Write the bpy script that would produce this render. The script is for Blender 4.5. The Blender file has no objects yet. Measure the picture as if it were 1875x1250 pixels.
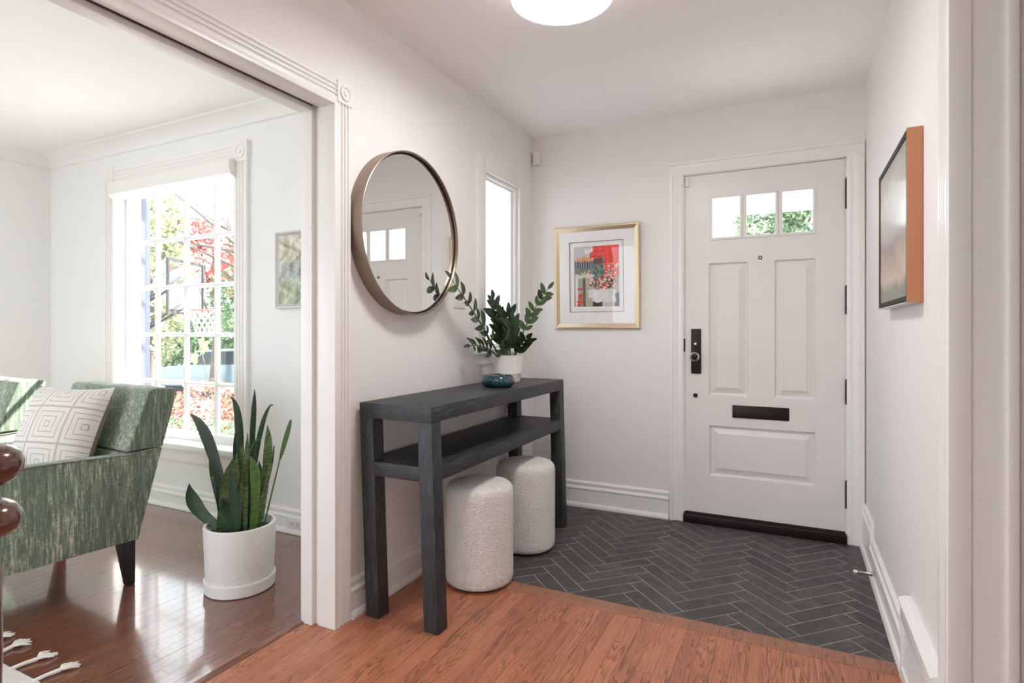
import bpy, bmesh, math, random
from mathutils import Vector, Matrix

random.seed(7)
scene = bpy.context.scene
COL = scene.collection
R = math.radians

# ------------------------------------------------------------------ camera
cam_d = bpy.data.cameras.new('camera')
cam = bpy.data.objects.new('camera', cam_d)
COL.objects.link(cam)
cam_d.sensor_width = 36.0
cam_d.lens = 1047.0 / 1875.0 * 36.0
cam_d.shift_y = -19.5 / 1875.0
cam_d.clip_start = 0.02
cam.location = (0, 0, 1.158)
cam.rotation_euler = (R(90), 0, R(26.15))
scene.camera = cam

# ------------------------------------------------------------------ light
SKY = 1.66
SUN = 10.0
LAMP = 15.4
scene.view_settings.view_transform = 'Standard'
scene.view_settings.look = 'None'
scene.view_settings.gamma = 1.0
scene.view_settings.use_curve_mapping = False
scene.view_settings.exposure = 1.66
try:
    scene.cycles.use_denoising = True
    scene.cycles.max_bounces = 14
    scene.cycles.diffuse_bounces = 8
    scene.cycles.transparent_max_bounces = 24
    scene.cycles.sample_clamp_indirect = 6.0
except Exception:
    pass
world = bpy.data.worlds.new('sky')
scene.world = world
world.use_nodes = True
bg = world.node_tree.nodes['Background']
bg.inputs[0].default_value = (0.83, 0.925, 1.0, 1)
bg.inputs[1].default_value = SKY
sun_d = bpy.data.lights.new('sun', 'SUN')
sun_d.energy = SUN
sun_d.angle = R(0.6)
sun_d.color = (1.0, 0.95, 0.88)
sun = bpy.data.objects.new('sun', sun_d)
COL.objects.link(sun)
sun.location = (3, 8, 9)
sun.rotation_euler = Vector((0.40, 0.55, 0.65)).to_track_quat('Z', 'Y').to_euler()


def portal(name, loc, rot, sx, sy):
    d = bpy.data.lights.new(name, 'AREA')
    d.shape = 'RECTANGLE'
    d.size, d.size_y = sx, sy
    d.cycles.is_portal = True
    o = bpy.data.objects.new(name, d)
    COL.objects.link(o)
    o.location, o.rotation_euler = loc, rot


# room dimensions
XL, XR, YD = -1.61, 0.352, 3.60        # hall: left wall, right wall, door wall
XP = -1.735                             # living side of the partition
HC, LC = 2.48, 2.50                    # ceilings
YW, XC = 2.40, -5.15                   # living room: window wall, far corner
YB = -2.0                              # back walls behind the camera

# ------------------------------------------------------------------ node helpers
def new_mat(name):
    m = bpy.data.materials.new(name)
    m.use_nodes = True
    nt = m.node_tree
    return m, nt, nt.nodes['Principled BSDF']


def N(nt, kind, **kw):
    n = nt.nodes.new(kind)
    for k, v in kw.items():
        if k.startswith('i_'):
            n.inputs[k[2:].replace('_', ' ')].default_value = v
        else:
            setattr(n, k, v)
    return n


def ramp(nt, src, stops, interp='LINEAR'):
    r = nt.nodes.new('ShaderNodeValToRGB')
    r.color_ramp.interpolation = interp
    e = r.color_ramp.elements
    while len(e) < len(stops):
        e.new(0.5)
    for el, (p, c) in zip(e, stops):
        el.position = p
        el.color = (*c, 1) if len(c) == 3 else c
    nt.links.new(src, r.inputs[0])
    return r.outputs[0]


def math_n(nt, op, a, b=None, c=None):
    n = nt.nodes.new('ShaderNodeMath')
    n.operation = op
    for i, v in enumerate((a, b, c)):
        if v is None:
            continue
        if isinstance(v, (int, float)):
            n.inputs[i].default_value = v
        else:
            nt.links.new(v, n.inputs[i])
    return n.outputs[0]


def mixc(nt, fac, a, b, mode='MIX'):
    n = nt.nodes.new('ShaderNodeMix')
    n.data_type = 'RGBA'
    n.blend_type = mode
    for sock, v in ((n.inputs[0], fac), (n.inputs[6], a), (n.inputs[7], b)):
        if isinstance(v, (int, float)):
            sock.default_value = v
        elif isinstance(v, tuple):
            sock.default_value = (*v, 1) if len(v) == 3 else v
        else:
            nt.links.new(v, sock)
    return n.outputs[2]


def coords(nt, scale=(1, 1, 1), which='Object', jitter=0.0, rot=(0, 0, 0)):
    tc = nt.nodes.new('ShaderNodeTexCoord')
    mp = nt.nodes.new('ShaderNodeMapping')
    mp.inputs['Scale'].default_value = scale
    mp.inputs['Rotation'].default_value = rot
    nt.links.new(tc.outputs[which], mp.inputs[0])
    if jitter:
        oi = nt.nodes.new('ShaderNodeObjectInfo')
        cmb = nt.nodes.new('ShaderNodeCombineXYZ')
        nt.links.new(math_n(nt, 'MULTIPLY', oi.outputs['Random'], jitter), cmb.inputs[0])
        nt.links.new(math_n(nt, 'MULTIPLY', oi.outputs['Random'], jitter * 7.31), cmb.inputs[1])
        nt.links.new(math_n(nt, 'MULTIPLY', oi.outputs['Random'], jitter * 3.77), cmb.inputs[2])
        nt.links.new(cmb.outputs[0], mp.inputs['Location'])
    return mp.outputs[0]


def noise(nt, vec, scale, detail=4, rough=0.55, dist=0.0):
    n = nt.nodes.new('ShaderNodeTexNoise')
    n.inputs['Scale'].default_value = scale
    n.inputs['Detail'].default_value = detail
    n.inputs['Roughness'].default_value = rough
    n.inputs['Distortion'].default_value = dist
    nt.links.new(vec, n.inputs['Vector'])
    return n.outputs['Fac']


def bump(nt, bs, height, strength=0.3, dist=0.002):
    b = nt.nodes.new('ShaderNodeBump')
    b.inputs['Strength'].default_value = strength
    b.inputs['Distance'].default_value = dist
    nt.links.new(height, b.inputs['Height'])
    nt.links.new(b.outputs[0], bs.inputs['Normal'])


def plain(name, col, rough=0.5, metal=0.0, spec=0.5, vary=0.03, scale=6.0, bstr=0.0, bscale=200.0):
    m, nt, bs = new_mat(name)
    v = coords(nt)
    f = noise(nt, v, scale, 3)
    lo = tuple(c * (1 - vary) for c in col)
    hi = tuple(min(1, c * (1 + vary)) for c in col)
    nt.links.new(mixc(nt, f, lo, hi), bs.inputs['Base Color'])
    bs.inputs['Roughness'].default_value = rough
    bs.inputs['Metallic'].default_value = metal
    bs.inputs['Specular IOR Level'].default_value = spec
    if bstr:
        bump(nt, bs, noise(nt, v, bscale, 2), bstr, 0.001)
    return m


MAT = {}
MAT['wall'] = plain('white wall paint tinted by warm light', (0.86, 0.842, 0.828), 0.6, vary=0.01, bstr=0.05, bscale=160)  # one paint in both rooms; warm hall light tinted into this copy
MAT['wall_living'] = plain('white wall paint tinted by cool light', (0.85, 0.855, 0.85), 0.6, vary=0.01, bstr=0.05, bscale=160)  # same paint as the hall, cooler daylight put into its colour
MAT['ceiling'] = plain('matt ceiling paint', (0.95, 0.945, 0.94), 0.8, vary=0.01)
MAT['trim'] = plain('white semi-gloss trim paint', (0.87, 0.86, 0.85), 0.3, vary=0.012)
MAT['door'] = plain('off-white door paint', (0.80, 0.775, 0.76), 0.35, vary=0.012)
MAT['blackmetal'] = plain('dark bronze', (0.022, 0.017, 0.015), 0.38, 0.6, vary=0.2)
MAT['hinge'] = plain('aged bronze hinge', (0.06, 0.05, 0.045), 0.4, 0.7, vary=0.3, scale=60)
MAT['nickel'] = plain('brushed nickel', (0.55, 0.50, 0.45), 0.25, 1.0, vary=0.05)
MAT['chrome'] = plain('worn chrome', (0.6, 0.58, 0.55), 0.22, 1.0, vary=0.1)
MAT['white_plastic'] = plain('white plastic', (0.83, 0.82, 0.80), 0.35, vary=0.01)
MAT['dark_slot'] = plain('dark slot', (0.02, 0.02, 0.02), 0.7)
MAT['soil'] = plain('dark potting soil', (0.03, 0.024, 0.02), 0.95, vary=0.5, scale=90, bstr=1.0, bscale=120)
MAT['black_wood'] = plain('black stained wood', (0.018, 0.018, 0.02), 0.35, vary=0.15)
MAT['stone_sill'] = plain('white exterior paint', (0.82, 0.82, 0.82), 0.5)
MAT['ext_post'] = plain('post in blue shade colour', (0.055, 0.065, 0.10), 0.6)  # bluish shade of an exterior window edge put into the colour
MAT['asphalt'] = plain('pale driveway', (0.42, 0.41, 0.41), 0.9, vary=0.1, scale=3)
MAT['lawn'] = plain('lawn greyed for neutral bounce', (0.30, 0.31, 0.30), 0.95, vary=0.45, scale=2.5)  # lawn greyed so that no green light bounces indoors
MAT['bark'] = plain('grey brown bark', (0.12, 0.095, 0.08), 0.9, vary=0.4, scale=20)
MAT['mat_board'] = plain('white mat board', (0.83, 0.82, 0.81), 0.8, vary=0.01)
MAT['grout'] = plain('pale grey grout', (0.50, 0.47, 0.45), 0.9, vary=0.1, scale=50)
MAT['bead_white'] = plain('white cotton cord', (0.80, 0.77, 0.73), 0.9, vary=0.06, scale=90, bstr=0.4, bscale=260)
MAT['net'] = plain('white nylon net', (0.85, 0.85, 0.85), 0.6)
MAT['hoop_metal'] = plain('dark steel hoop frame', (0.05, 0.05, 0.055), 0.5, 0.3)
MAT['rim_red'] = plain('red painted rim', (0.6, 0.12, 0.08), 0.5)
MAT['car_paint'] = plain('silver blue car paint', (0.22, 0.27, 0.33), 0.25, 0.4, vary=0.05)
MAT['car_glass'] = plain('dark car glass', (0.03, 0.04, 0.05), 0.08)
MAT['rubber'] = plain('black rubber', (0.02, 0.02, 0.02), 0.8)
MAT['gold'] = plain('champagne gold leaf', (0.66, 0.52, 0.36), 0.35, 0.75, vary=0.1, scale=12)
MAT['mirror_rim'] = plain('brushed bronze rim', (0.33, 0.255, 0.205), 0.42, 0.85, vary=0.06)
MAT['copper_wood'] = plain('copper stained wood', (0.50, 0.22, 0.11), 0.4, vary=0.12, scale=5)
MAT['silver_frame'] = plain('pale silver frame', (0.62, 0.63, 0.63), 0.4, 0.4)


def mirror_mat():
    m, nt, bs = new_mat('silvered mirror glass')
    bs.inputs['Base Color'].default_value = (0.86, 0.87, 0.86, 1)
    bs.inputs['Metallic'].default_value = 1.0
    bs.inputs['Roughness'].default_value = 0.0
    return m


def glass_mat(name='clear window glass', tint=(1, 1, 1), refl=1.0):
    m, nt, bs = new_mat(name)
    nt.nodes.remove(bs)
    out = nt.nodes['Material Output']
    tr = N(nt, 'ShaderNodeBsdfTransparent')
    tr.inputs[0].default_value = (*tint, 1)
    gl = N(nt, 'ShaderNodeBsdfGlossy')
    gl.inputs['Roughness'].default_value = 0.0
    lw = N(nt, 'ShaderNodeLayerWeight')
    lw.inputs['Blend'].default_value = 0.5
    fres = math_n(nt, 'ADD', 0.04, math_n(nt, 'MULTIPLY', math_n(nt, 'POWER', lw.outputs['Facing'], 5.0), 0.6))
    mx = N(nt, 'ShaderNodeMixShader')
    nt.links.new(math_n(nt, 'MULTIPLY', fres, refl), mx.inputs[0])
    nt.links.new(tr.outputs[0], mx.inputs[1])
    nt.links.new(gl.outputs[0], mx.inputs[2])
    nt.links.new(mx.outputs[0], out.inputs[0])
    return m


def frosted_mat():
    m, nt, bs = new_mat('frosted white glass')
    nt.nodes.remove(bs)
    out = nt.nodes['Material Output']
    tl = N(nt, 'ShaderNodeBsdfTranslucent')
    tl.inputs[0].default_value = (0.9, 0.92, 0.95, 1)
    df = N(nt, 'ShaderNodeBsdfDiffuse')
    df.inputs[0].default_value = (0.85, 0.86, 0.88, 1)
    mx = N(nt, 'ShaderNodeMixShader')
    mx.inputs[0].default_value = 0.2
    nt.links.new(tl.outputs[0], mx.inputs[1])
    nt.links.new(df.outputs[0], mx.inputs[2])
    nt.links.new(mx.outputs[0], out.inputs[0])
    return m


MAT['mirror'] = mirror_mat()
MAT['glass'] = glass_mat()
MAT['picture_glass'] = glass_mat('picture glass', (1, 1, 1), 0.6)
MAT['frosted'] = frosted_mat()


def teal_glass():
    m, nt, bs = new_mat('deep teal bubble glass')
    v = coords(nt)
    bs.inputs['Base Color'].default_value = (0.01, 0.16, 0.20, 1)
    f = noise(nt, v, 18, 2)
    nt.links.new(ramp(nt, f, [(0.35, (0.002, 0.022, 0.032)), (0.7, (0.008, 0.11, 0.14))]), bs.inputs['Base Color'])
    bs.inputs['Roughness'].default_value = 0.03
    bs.inputs['Transmission Weight'].default_value = 0.45
    bs.inputs['Coat Weight'].default_value = 1.0
    bs.inputs['Coat Roughness'].default_value = 0.02
    return m


MAT['teal'] = teal_glass()


def wood_mat(name, light, mid, dark, rough, coat, grain=1.0, crough=0.16):
    """plank along local Y; cathedral grain from a distorted ring field"""
    m, nt, bs = new_mat(name)
    v = coords(nt, (1, 1, 1), jitter=9.0)
    field = noise(nt, coords(nt, (17.0, 1.25, 17.0), jitter=9.0), 1.0, 1.0, 0.35, 0.9)
    wig = noise(nt, coords(nt, (130.0, 9.0, 130.0), jitter=9.0), 1.0, 3, 0.6)
    ringv = math_n(nt, 'ADD', math_n(nt, 'MULTIPLY', field, 17.0), math_n(nt, 'MULTIPLY', wig, 1.3))
    saw = math_n(nt, 'FRACT', ringv)
    vf = coords(nt, (220, 7, 220), jitter=9.0)
    fine = noise(nt, vf, 1.0, 4, 0.6)
    oi = N(nt, 'ShaderNodeObjectInfo')
    base = ramp(nt, oi.outputs['Random'], [(0.0, mid), (0.5, light), (1.0, tuple((a + b) / 2 for a, b in zip(light, mid)))])
    lines = ramp(nt, saw, [(0.0, (0, 0, 0)), (0.07, (1, 1, 1)), (0.13, (0.85, 0.85, 0.85)), (0.38, (0.34, 0.34, 0.34)), (1.0, (0, 0, 0))])
    patch = ramp(nt, noise(nt, coords(nt, (9.0, 1.0, 9.0), jitter=4.0), 1.0, 1), [(0.36, (0.35, 0.35, 0.35)), (0.56, (1, 1, 1))])
    c1 = mixc(nt, math_n(nt, 'MULTIPLY', math_n(nt, 'MULTIPLY', lines, patch), 1.0 * grain), base, dark)
    pores = ramp(nt, fine, [(0.30, (1, 1, 1)), (0.52, (0, 0, 0))])
    c2 = mixc(nt, math_n(nt, 'MULTIPLY', pores, 0.42), c1, dark)
    big = noise(nt, v, 2.2, 2)
    c3 = mixc(nt, math_n(nt, 'MULTIPLY', big, 0.35), c2, mid)
    nt.links.new(c3, bs.inputs['Base Color'])
    bs.inputs['Roughness'].default_value = rough
    bs.inputs['Coat Weight'].default_value = coat
    bs.inputs['Coat Roughness'].default_value = crough
    bump(nt, bs, fine, 0.10, 0.0006)
    return m


MAT['oak'] = wood_mat('red oak strip floor', (0.60, 0.235, 0.125), (0.48, 0.175, 0.095), (0.085, 0.030, 0.018), 0.42, 0.12)
MAT['oak_strip'] = wood_mat('oak reducer', (0.42, 0.19, 0.115), (0.36, 0.155, 0.09), (0.13, 0.05, 0.03), 0.42, 0.1)
MAT['cherry'] = wood_mat('dark cherry stained floor', (0.25, 0.085, 0.045), (0.165, 0.054, 0.030), (0.045, 0.018, 0.012), 0.25, 1.0, 0.8, 0.10)
MAT['mahogany'] = wood_mat('polished mahogany', (0.15, 0.045, 0.024), (0.09, 0.028, 0.016), (0.04, 0.012, 0.008), 0.15, 0.9, 0.7)


def slate_mat():
    m, nt, bs = new_mat('charcoal slate tile')
    v = coords(nt, (1, 1, 1), jitter=5.0)
    n1 = noise(nt, v, 7, 5, 0.6, 1.2)
    n2 = noise(nt, v, 40, 3)
    oi = N(nt, 'ShaderNodeObjectInfo')
    c = ramp(nt, n1, [(0.28, (0.034, 0.030, 0.031)), (0.50, (0.058, 0.052, 0.053)), (0.58, (0.082, 0.073, 0.072)), (0.75, (0.11, 0.095, 0.092))])
    c = mixc(nt, math_n(nt, 'MULTIPLY', oi.outputs['Random'], 0.6), c, (0.082, 0.073, 0.071))
    nt.links.new(c, bs.inputs['Base Color'])
    nt.links.new(ramp(nt, n2, [(0.3, (0.42,) * 3), (0.7, (0.62,) * 3)]), bs.inputs['Roughness'])
    bump(nt, bs, n1, 0.15, 0.002)
    return m


MAT['slate'] = slate_mat()


def grasscloth(name, axis):
    """black woven raffia; threads run along one local axis"""
    m, nt, bs = new_mat(name)
    sc = [300, 300, 300]
    sc[axis] = 10
    a = noise(nt, coords(nt, tuple(sc)), 1.0, 3, 0.65)
    sc2 = [60, 60, 60]
    sc2[axis] = 500
    b = noise(nt, coords(nt, tuple(sc2)), 1.0, 2)
    f = math_n(nt, 'ADD', math_n(nt, 'MULTIPLY', a, 0.75), math_n(nt, 'MULTIPLY', b, 0.25))
    nt.links.new(ramp(nt, f, [(0.38, (0.011, 0.012, 0.015)), (0.52, (0.028, 0.030, 0.036)), (0.64, (0.085, 0.089, 0.102))]), bs.inputs['Base Color'])
    bs.inputs['Roughness'].default_value = 0.5
    bump(nt, bs, f, 0.45, 0.0012)
    return m


MAT['cloth_x'] = grasscloth('black grasscloth cross', 0)
MAT['cloth_y'] = grasscloth('black grasscloth long', 1)
MAT['cloth_z'] = grasscloth('black grasscloth upright', 2)


def boucle():
    m, nt, bs = new_mat('cream boucle')
    v = coords(nt)
    vo = N(nt, 'ShaderNodeTexVoronoi', feature='SMOOTH_F1')
    vo.inputs['Scale'].default_value = 105
    vo.inputs['Smoothness'].default_value = 0.6
    nz = N(nt, 'ShaderNodeTexNoise')
    nz.inputs['Scale'].default_value = 60
    nt.links.new(v, nz.inputs['Vector'])
    nt.links.new(mixc(nt, 0.06, v, nz.outputs['Color']), vo.inputs['Vector'])
    d = vo.outputs['Distance']
    nt.links.new(ramp(nt, d, [(0.1, (0.97, 0.955, 0.93)), (0.6, (0.89, 0.865, 0.83))]), bs.inputs['Base Color'])
    bs.inputs['Roughness'].default_value = 0.95
    bs.inputs['Sheen Weight'].default_value = 0.3
    bump(nt, bs, math_n(nt, 'SUBTRACT', 1.0, d), 1.0, 0.007)
    return m


MAT['boucle'] = boucle()


def chair_fabric():
    m, nt, bs = new_mat('sage green slub weave')
    a = noise(nt, coords(nt, (140, 140, 13)), 1.0, 5, 0.75)
    b = noise(nt, coords(nt, (50, 50, 330)), 1.0, 3, 0.7)
    big = noise(nt, coords(nt, (7, 7, 2.2)), 1.0, 2)
    f = math_n(nt, 'ADD', math_n(nt, 'MULTIPLY', a, 0.62), math_n(nt, 'MULTIPLY', b, 0.23))
    f = math_n(nt, 'ADD', f, math_n(nt, 'MULTIPLY', big, 0.22))
    c = ramp(nt, f, [(0.36, (0.075, 0.108, 0.080)), (0.50, (0.138, 0.190, 0.140)), (0.56, (0.23, 0.285, 0.215)), (0.63, (0.62, 0.62, 0.51))])
    nt.links.new(c, bs.inputs['Base Color'])
    bs.inputs['Roughness'].default_value = 0.9
    bs.inputs['Sheen Weight'].default_value = 0.25
    bump(nt, bs, f, 0.5, 0.002)
    return m


MAT['green_fabric'] = chair_fabric()


def pillow_front():
    m, nt, bs = new_mat('cream pillow with stitched squares')
    tc = N(nt, 'ShaderNodeTexCoord')
    sep = N(nt, 'ShaderNodeSeparateXYZ')
    wob = N(nt, 'ShaderNodeTexNoise')
    wob.inputs['Scale'].default_value = 9.0
    nt.links.new(tc.outputs['UV'], wob.inputs['Vector'])
    uv = mixc(nt, 0.012, tc.outputs['UV'], wob.outputs['Color'])
    nt.links.new(uv, sep.inputs[0])
    def cell(s):
        q = math_n(nt, 'FRACT', math_n(nt, 'MULTIPLY', s, 2.7))
        return math_n(nt, 'ABSOLUTE', math_n(nt, 'SUBTRACT', q, 0.5))
    p = math_n(nt, 'MAXIMUM', cell(sep.outputs[0]), cell(sep.outputs[1]))
    q = math_n(nt, 'FRACT', math_n(nt, 'MULTIPLY', p, 7.2))
    line = math_n(nt, 'LESS_THAN', math_n(nt, 'ABSOLUTE', math_n(nt, 'SUBTRACT', q, 0.5)), 0.075)
    nt.links.new(mixc(nt, line, (0.70, 0.66, 0.62), (0.40, 0.365, 0.34)), bs.inputs['Base Color'])
    bs.inputs['Roughness'].default_value = 0.85
    bump(nt, bs, math_n(nt, 'SUBTRACT', 1.0, line), 0.35, 0.002)
    return m


MAT['pillow'] = pillow_front()
MAT['pillow_back'] = plain('taupe satin', (0.36, 0.315, 0.275), 0.45, vary=0.1, scale=8, bstr=0.6, bscale=22)


def rug_mat():
    m, nt, bs = new_mat('ivory flatweave')
    f = noise(nt, coords(nt, (40, 300, 40)), 1.0, 3)
    nt.links.new(ramp(nt, f, [(0.3, (0.62, 0.59, 0.55)), (0.7, (0.78, 0.755, 0.72))]), bs.inputs['Base Color'])
    bs.inputs['Roughness'].default_value = 0.95
    bump(nt, bs, f, 0.4, 0.002)
    return m


MAT['rug'] = rug_mat()


def concrete():
    m, nt, bs = new_mat('white terrazzo concrete')
    v = coords(nt)
    vo = N(nt, 'ShaderNodeTexVoronoi', feature='F1')
    vo.inputs['Scale'].default_value = 70
    nt.links.new(v, vo.inputs['Vector'])
    speck = math_n(nt, 'LESS_THAN', vo.outputs['Distance'], 0.17)
    pick = math_n(nt, 'GREATER_THAN', noise(nt, v, 14, 2), 0.56)
    n = noise(nt, v, 5, 4)
    c = mixc(nt, n, (0.80, 0.785, 0.765), (0.88, 0.87, 0.855))
    c = mixc(nt, math_n(nt, 'MULTIPLY', math_n(nt, 'MULTIPLY', speck, pick), 0.55), c, (0.25, 0.23, 0.21))
    nt.links.new(c, bs.inputs['Base Color'])
    bs.inputs['Roughness'].default_value = 0.75
    bump(nt, bs, n, 0.15, 0.002)
    return m


MAT['concrete'] = concrete()
MAT['white_pot'] = plain('white glazed pot', (0.80, 0.765, 0.74), 0.35, vary=0.02)


def snake_leaf(name, lo, hi, band):
    m, nt, bs = new_mat(name)
    v = coords(nt, (10, 10, 36), jitter=3.0)
    f = noise(nt, v, 1.0, 3, 0.6, 1.4)
    c = ramp(nt, f, [(0.38, lo), (0.52, hi), (0.58, lo), (0.72, hi)])
    c = mixc(nt, band, lo, c)
    nt.links.new(c, bs.inputs['Base Color'])
    bs.inputs['Roughness'].default_value = 0.38
    bs.inputs['Subsurface Weight'].default_value = 0.0
    return m


MAT['snake_dark'] = snake_leaf('dark sansevieria leaf', (0.026, 0.064, 0.036), (0.060, 0.115, 0.066), 0.6)
MAT['snake_band'] = snake_leaf('banded sansevieria leaf', (0.040, 0.095, 0.035), (0.20, 0.27, 0.12), 0.9)
MAT['snake_grey'] = snake_leaf('grey green sansevieria leaf', (0.070, 0.10, 0.088), (0.11, 0.145, 0.125), 0.5)
MAT['snake_light'] = snake_leaf('bright sansevieria leaf', (0.05, 0.12, 0.025), (0.13, 0.24, 0.06), 0.8)
MAT['zz_leaf'] = plain('glossy zz leaf', (0.024, 0.046, 0.022), 0.22, vary=0.5, scale=30)
MAT['zz_leaf_light'] = plain('young zz leaf', (0.065, 0.12, 0.045), 0.26, vary=0.35, scale=30)
MAT['zz_stem'] = plain('zz stem', (0.06, 0.10, 0.04), 0.4, vary=0.2)


def leaf_mat(name, stops, rough=0.6):
    m, nt, bs = new_mat(name)
    ge = N(nt, 'ShaderNodeNewGeometry')
    c = ramp(nt, ge.outputs['Random Per Island'], stops)
    nt.links.new(c, bs.inputs['Base Color'])
    bs.inputs['Roughness'].default_value = rough
    out = nt.nodes['Material Output']
    tl = N(nt, 'ShaderNodeBsdfTranslucent')
    nt.links.new(c, tl.inputs[0])
    mx = N(nt, 'ShaderNodeMixShader')
    mx.inputs[0].default_value = 0.4
    nt.links.new(bs.outputs[0], mx.inputs[1])
    nt.links.new(tl.outputs[0], mx.inputs[2])
    nt.links.new(mx.outputs[0], out.inputs[0])
    return m


MAT['fol_green'] = leaf_mat('mid green foliage', [(0, (0.07, 0.13, 0.08)), (0.6, (0.20, 0.30, 0.17)), (1, (0.40, 0.48, 0.30))])  # garden foliage colours paled to carry a white glare haze
MAT['fol_dark'] = leaf_mat('dark conifer foliage', [(0, (0.04, 0.075, 0.06)), (0.7, (0.10, 0.16, 0.12)), (1, (0.20, 0.28, 0.20))])
MAT['fol_yellow'] = leaf_mat('yellow green foliage', [(0, (0.20, 0.24, 0.12)), (0.6, (0.36, 0.39, 0.23)), (1, (0.52, 0.50, 0.34))])
MAT['fol_red'] = leaf_mat('red maple foliage', [(0, (0.45, 0.13, 0.13)), (0.6, (0.62, 0.26, 0.24)), (1, (0.74, 0.46, 0.38))])
MAT['fol_pink'] = leaf_mat('pink shrub foliage', [(0, (0.20, 0.10, 0.08)), (0.5, (0.48, 0.20, 0.18)), (1, (0.40, 0.38, 0.22))])
MAT['fol_lime'] = leaf_mat('lime leaf', [(0, (0.22, 0.38, 0.07)), (1, (0.30, 0.46, 0.11))])


def painted(name, rough=0.6, coat=0.0, brush=0.0):
    m, nt, bs = new_mat(name)
    at = N(nt, 'ShaderNodeVertexColor', layer_name='paint')
    nt.links.new(at.outputs['Color'], bs.inputs['Base Color'])
    bs.inputs['Roughness'].default_value = rough
    bs.inputs['Coat Weight'].default_value = coat
    bs.inputs['Coat Roughness'].default_value = 0.15
    if brush:
        bump(nt, bs, noise(nt, coords(nt), 60, 4), brush, 0.002)
    return m


MAT['print'] = painted('printed paper')
MAT['oil'] = painted('varnished oil paint', 0.5, 0.55, 0.3)
MAT['impasto'] = painted('thick oil paint', 0.6, 0.0, 0.8)


def emit_mat(name, col, strength):
    m, nt, bs = new_mat(name)
    bs.inputs['Base Color'].default_value = (0.9, 0.9, 0.88, 1)
    bs.inputs['Emission Color'].default_value = (*col, 1)
    bs.inputs['Emission Strength'].default_value = strength
    return m


# ------------------------------------------------------------------ mesh helpers
class MB:
    def __init__(self):
        self.v, self.f, self.uv = [], [], None

    def add(self, verts, faces):
        o = len(self.v)
        self.v += [tuple(p) for p in verts]
        self.f += [tuple(i + o for i in f) for f in faces]
        return self

    def box(self, x0, x1, y0, y1, z0, z1):
        v = [(x0, y0, z0), (x1, y0, z0), (x1, y1, z0), (x0, y1, z0), (x0, y0, z1), (x1, y0, z1), (x1, y1, z1), (x0, y1, z1)]
        return self.add(v, [(0, 3, 2, 1), (4, 5, 6, 7), (0, 1, 5, 4), (1, 2, 6, 5), (2, 3, 7, 6), (3, 0, 4, 7)])

    def prism(self, prof, fn, a, b):
        """prof: 2-D points; fn(p, q, t) -> 3-D; extruded from t=a to t=b"""
        n = len(prof)
        v = [fn(p, q, a) for p, q in prof] + [fn(p, q, b) for p, q in prof]
        f = [tuple(range(n)), tuple(range(2 * n - 1, n - 1, -1))]
        f += [(i, i + n, (i + 1) % n + n, (i + 1) % n) for i in range(n)]
        return self.add(v, f)

    def lathe(self, prof, segs=32, c=(0, 0, 0), sx=1.0, sy=1.0):
        """prof: (radius, z) from bottom to top"""
        rings, v, f = [], [], []
        for r, z in prof:
            if r < 1e-6:
                rings.append([len(v)])
                v.append((c[0], c[1], c[2] + z))
            else:
                rings.append(list(range(len(v), len(v) + segs)))
                v += [(c[0] + sx * r * math.cos(2 * math.pi * k / segs), c[1] + sy * r * math.sin(2 * math.pi * k / segs), c[2] + z) for k in range(segs)]
        for A, B in zip(rings, rings[1:]):
            for k in range(segs):
                k2 = (k + 1) % segs
                if len(A) == 1 and len(B) == 1:
                    continue
                if len(A) == 1:
                    f.append((A[0], B[k2], B[k]))
                elif len(B) == 1:
                    f.append((A[k], A[k2], B[0]))
                else:
                    f.append((A[k], A[k2], B[k2], B[k]))
        return self.add(v, f)

    def tube(self, path, rad, segs=8, cap=True):
        pts = [Vector(p) for p in path]
        rads = rad if isinstance(rad, (list, tuple)) else [rad] * len(pts)
        up = Vector((0, 0, 1))
        v, f = [], []
        for i, p in enumerate(pts):
            t = (pts[min(i + 1, len(pts) - 1)] - pts[max(i - 1, 0)]).normalized()
            s = t.cross(up)
            if s.length < 1e-4:
                s = t.cross(Vector((1, 0, 0)))
            s.normalize()
            w = s.cross(t)
            for k in range(segs):
                a = 2 * math.pi * k / segs
                v.append(p + rads[i] * (math.cos(a) * s + math.sin(a) * w))
        for i in range(len(pts) - 1):
            for k in range(segs):
                k2 = (k + 1) % segs
                f.append((i * segs + k, i * segs + k2, (i + 1) * segs + k2, (i + 1) * segs + k))
        if cap:
            f.append(tuple(range(segs - 1, -1, -1)))
            f.append(tuple(range((len(pts) - 1) * segs, len(pts) * segs)))
        return self.add(v, f)

    def mesh(self, name, smooth=None, bevel=0.0, bsegs=2, weld=False):
        me = bpy.data.meshes.new(name)
        me.from_pydata([tuple(p) for p in self.v], [], self.f)
        bm = bmesh.new()
        bm.from_mesh(me)
        if weld:
            bmesh.ops.remove_doubles(bm, verts=bm.verts, dist=1e-5)
        bmesh.ops.recalc_face_normals(bm, faces=bm.faces)
        if bevel:
            bmesh.ops.bevel(bm, geom=list(bm.edges), offset=bevel, segments=bsegs, profile=0.6, affect='EDGES', clamp_overlap=True)
            if smooth is None:
                smooth = 50
        bm.to_mesh(me)
        bm.free()
        if smooth is not None:
            for p in me.polygons:
                p.use_smooth = True
            me.set_sharp_from_angle(angle=R(smooth))
        me.update()
        return me

    def build(self, name, mat, parent=None, loc=None, **kw):
        me = self.mesh(name, **kw)
        return place(name, me, mat, parent, loc)


def place(name, me, mat, parent=None, loc=None):
    o = bpy.data.objects.new(name, me)
    if mat is not None and not me.materials:
        me.materials.append(MAT[mat] if isinstance(mat, str) else mat)
    COL.objects.link(o)
    o.parent = parent
    if loc:
        o.location = loc
    return o


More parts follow.
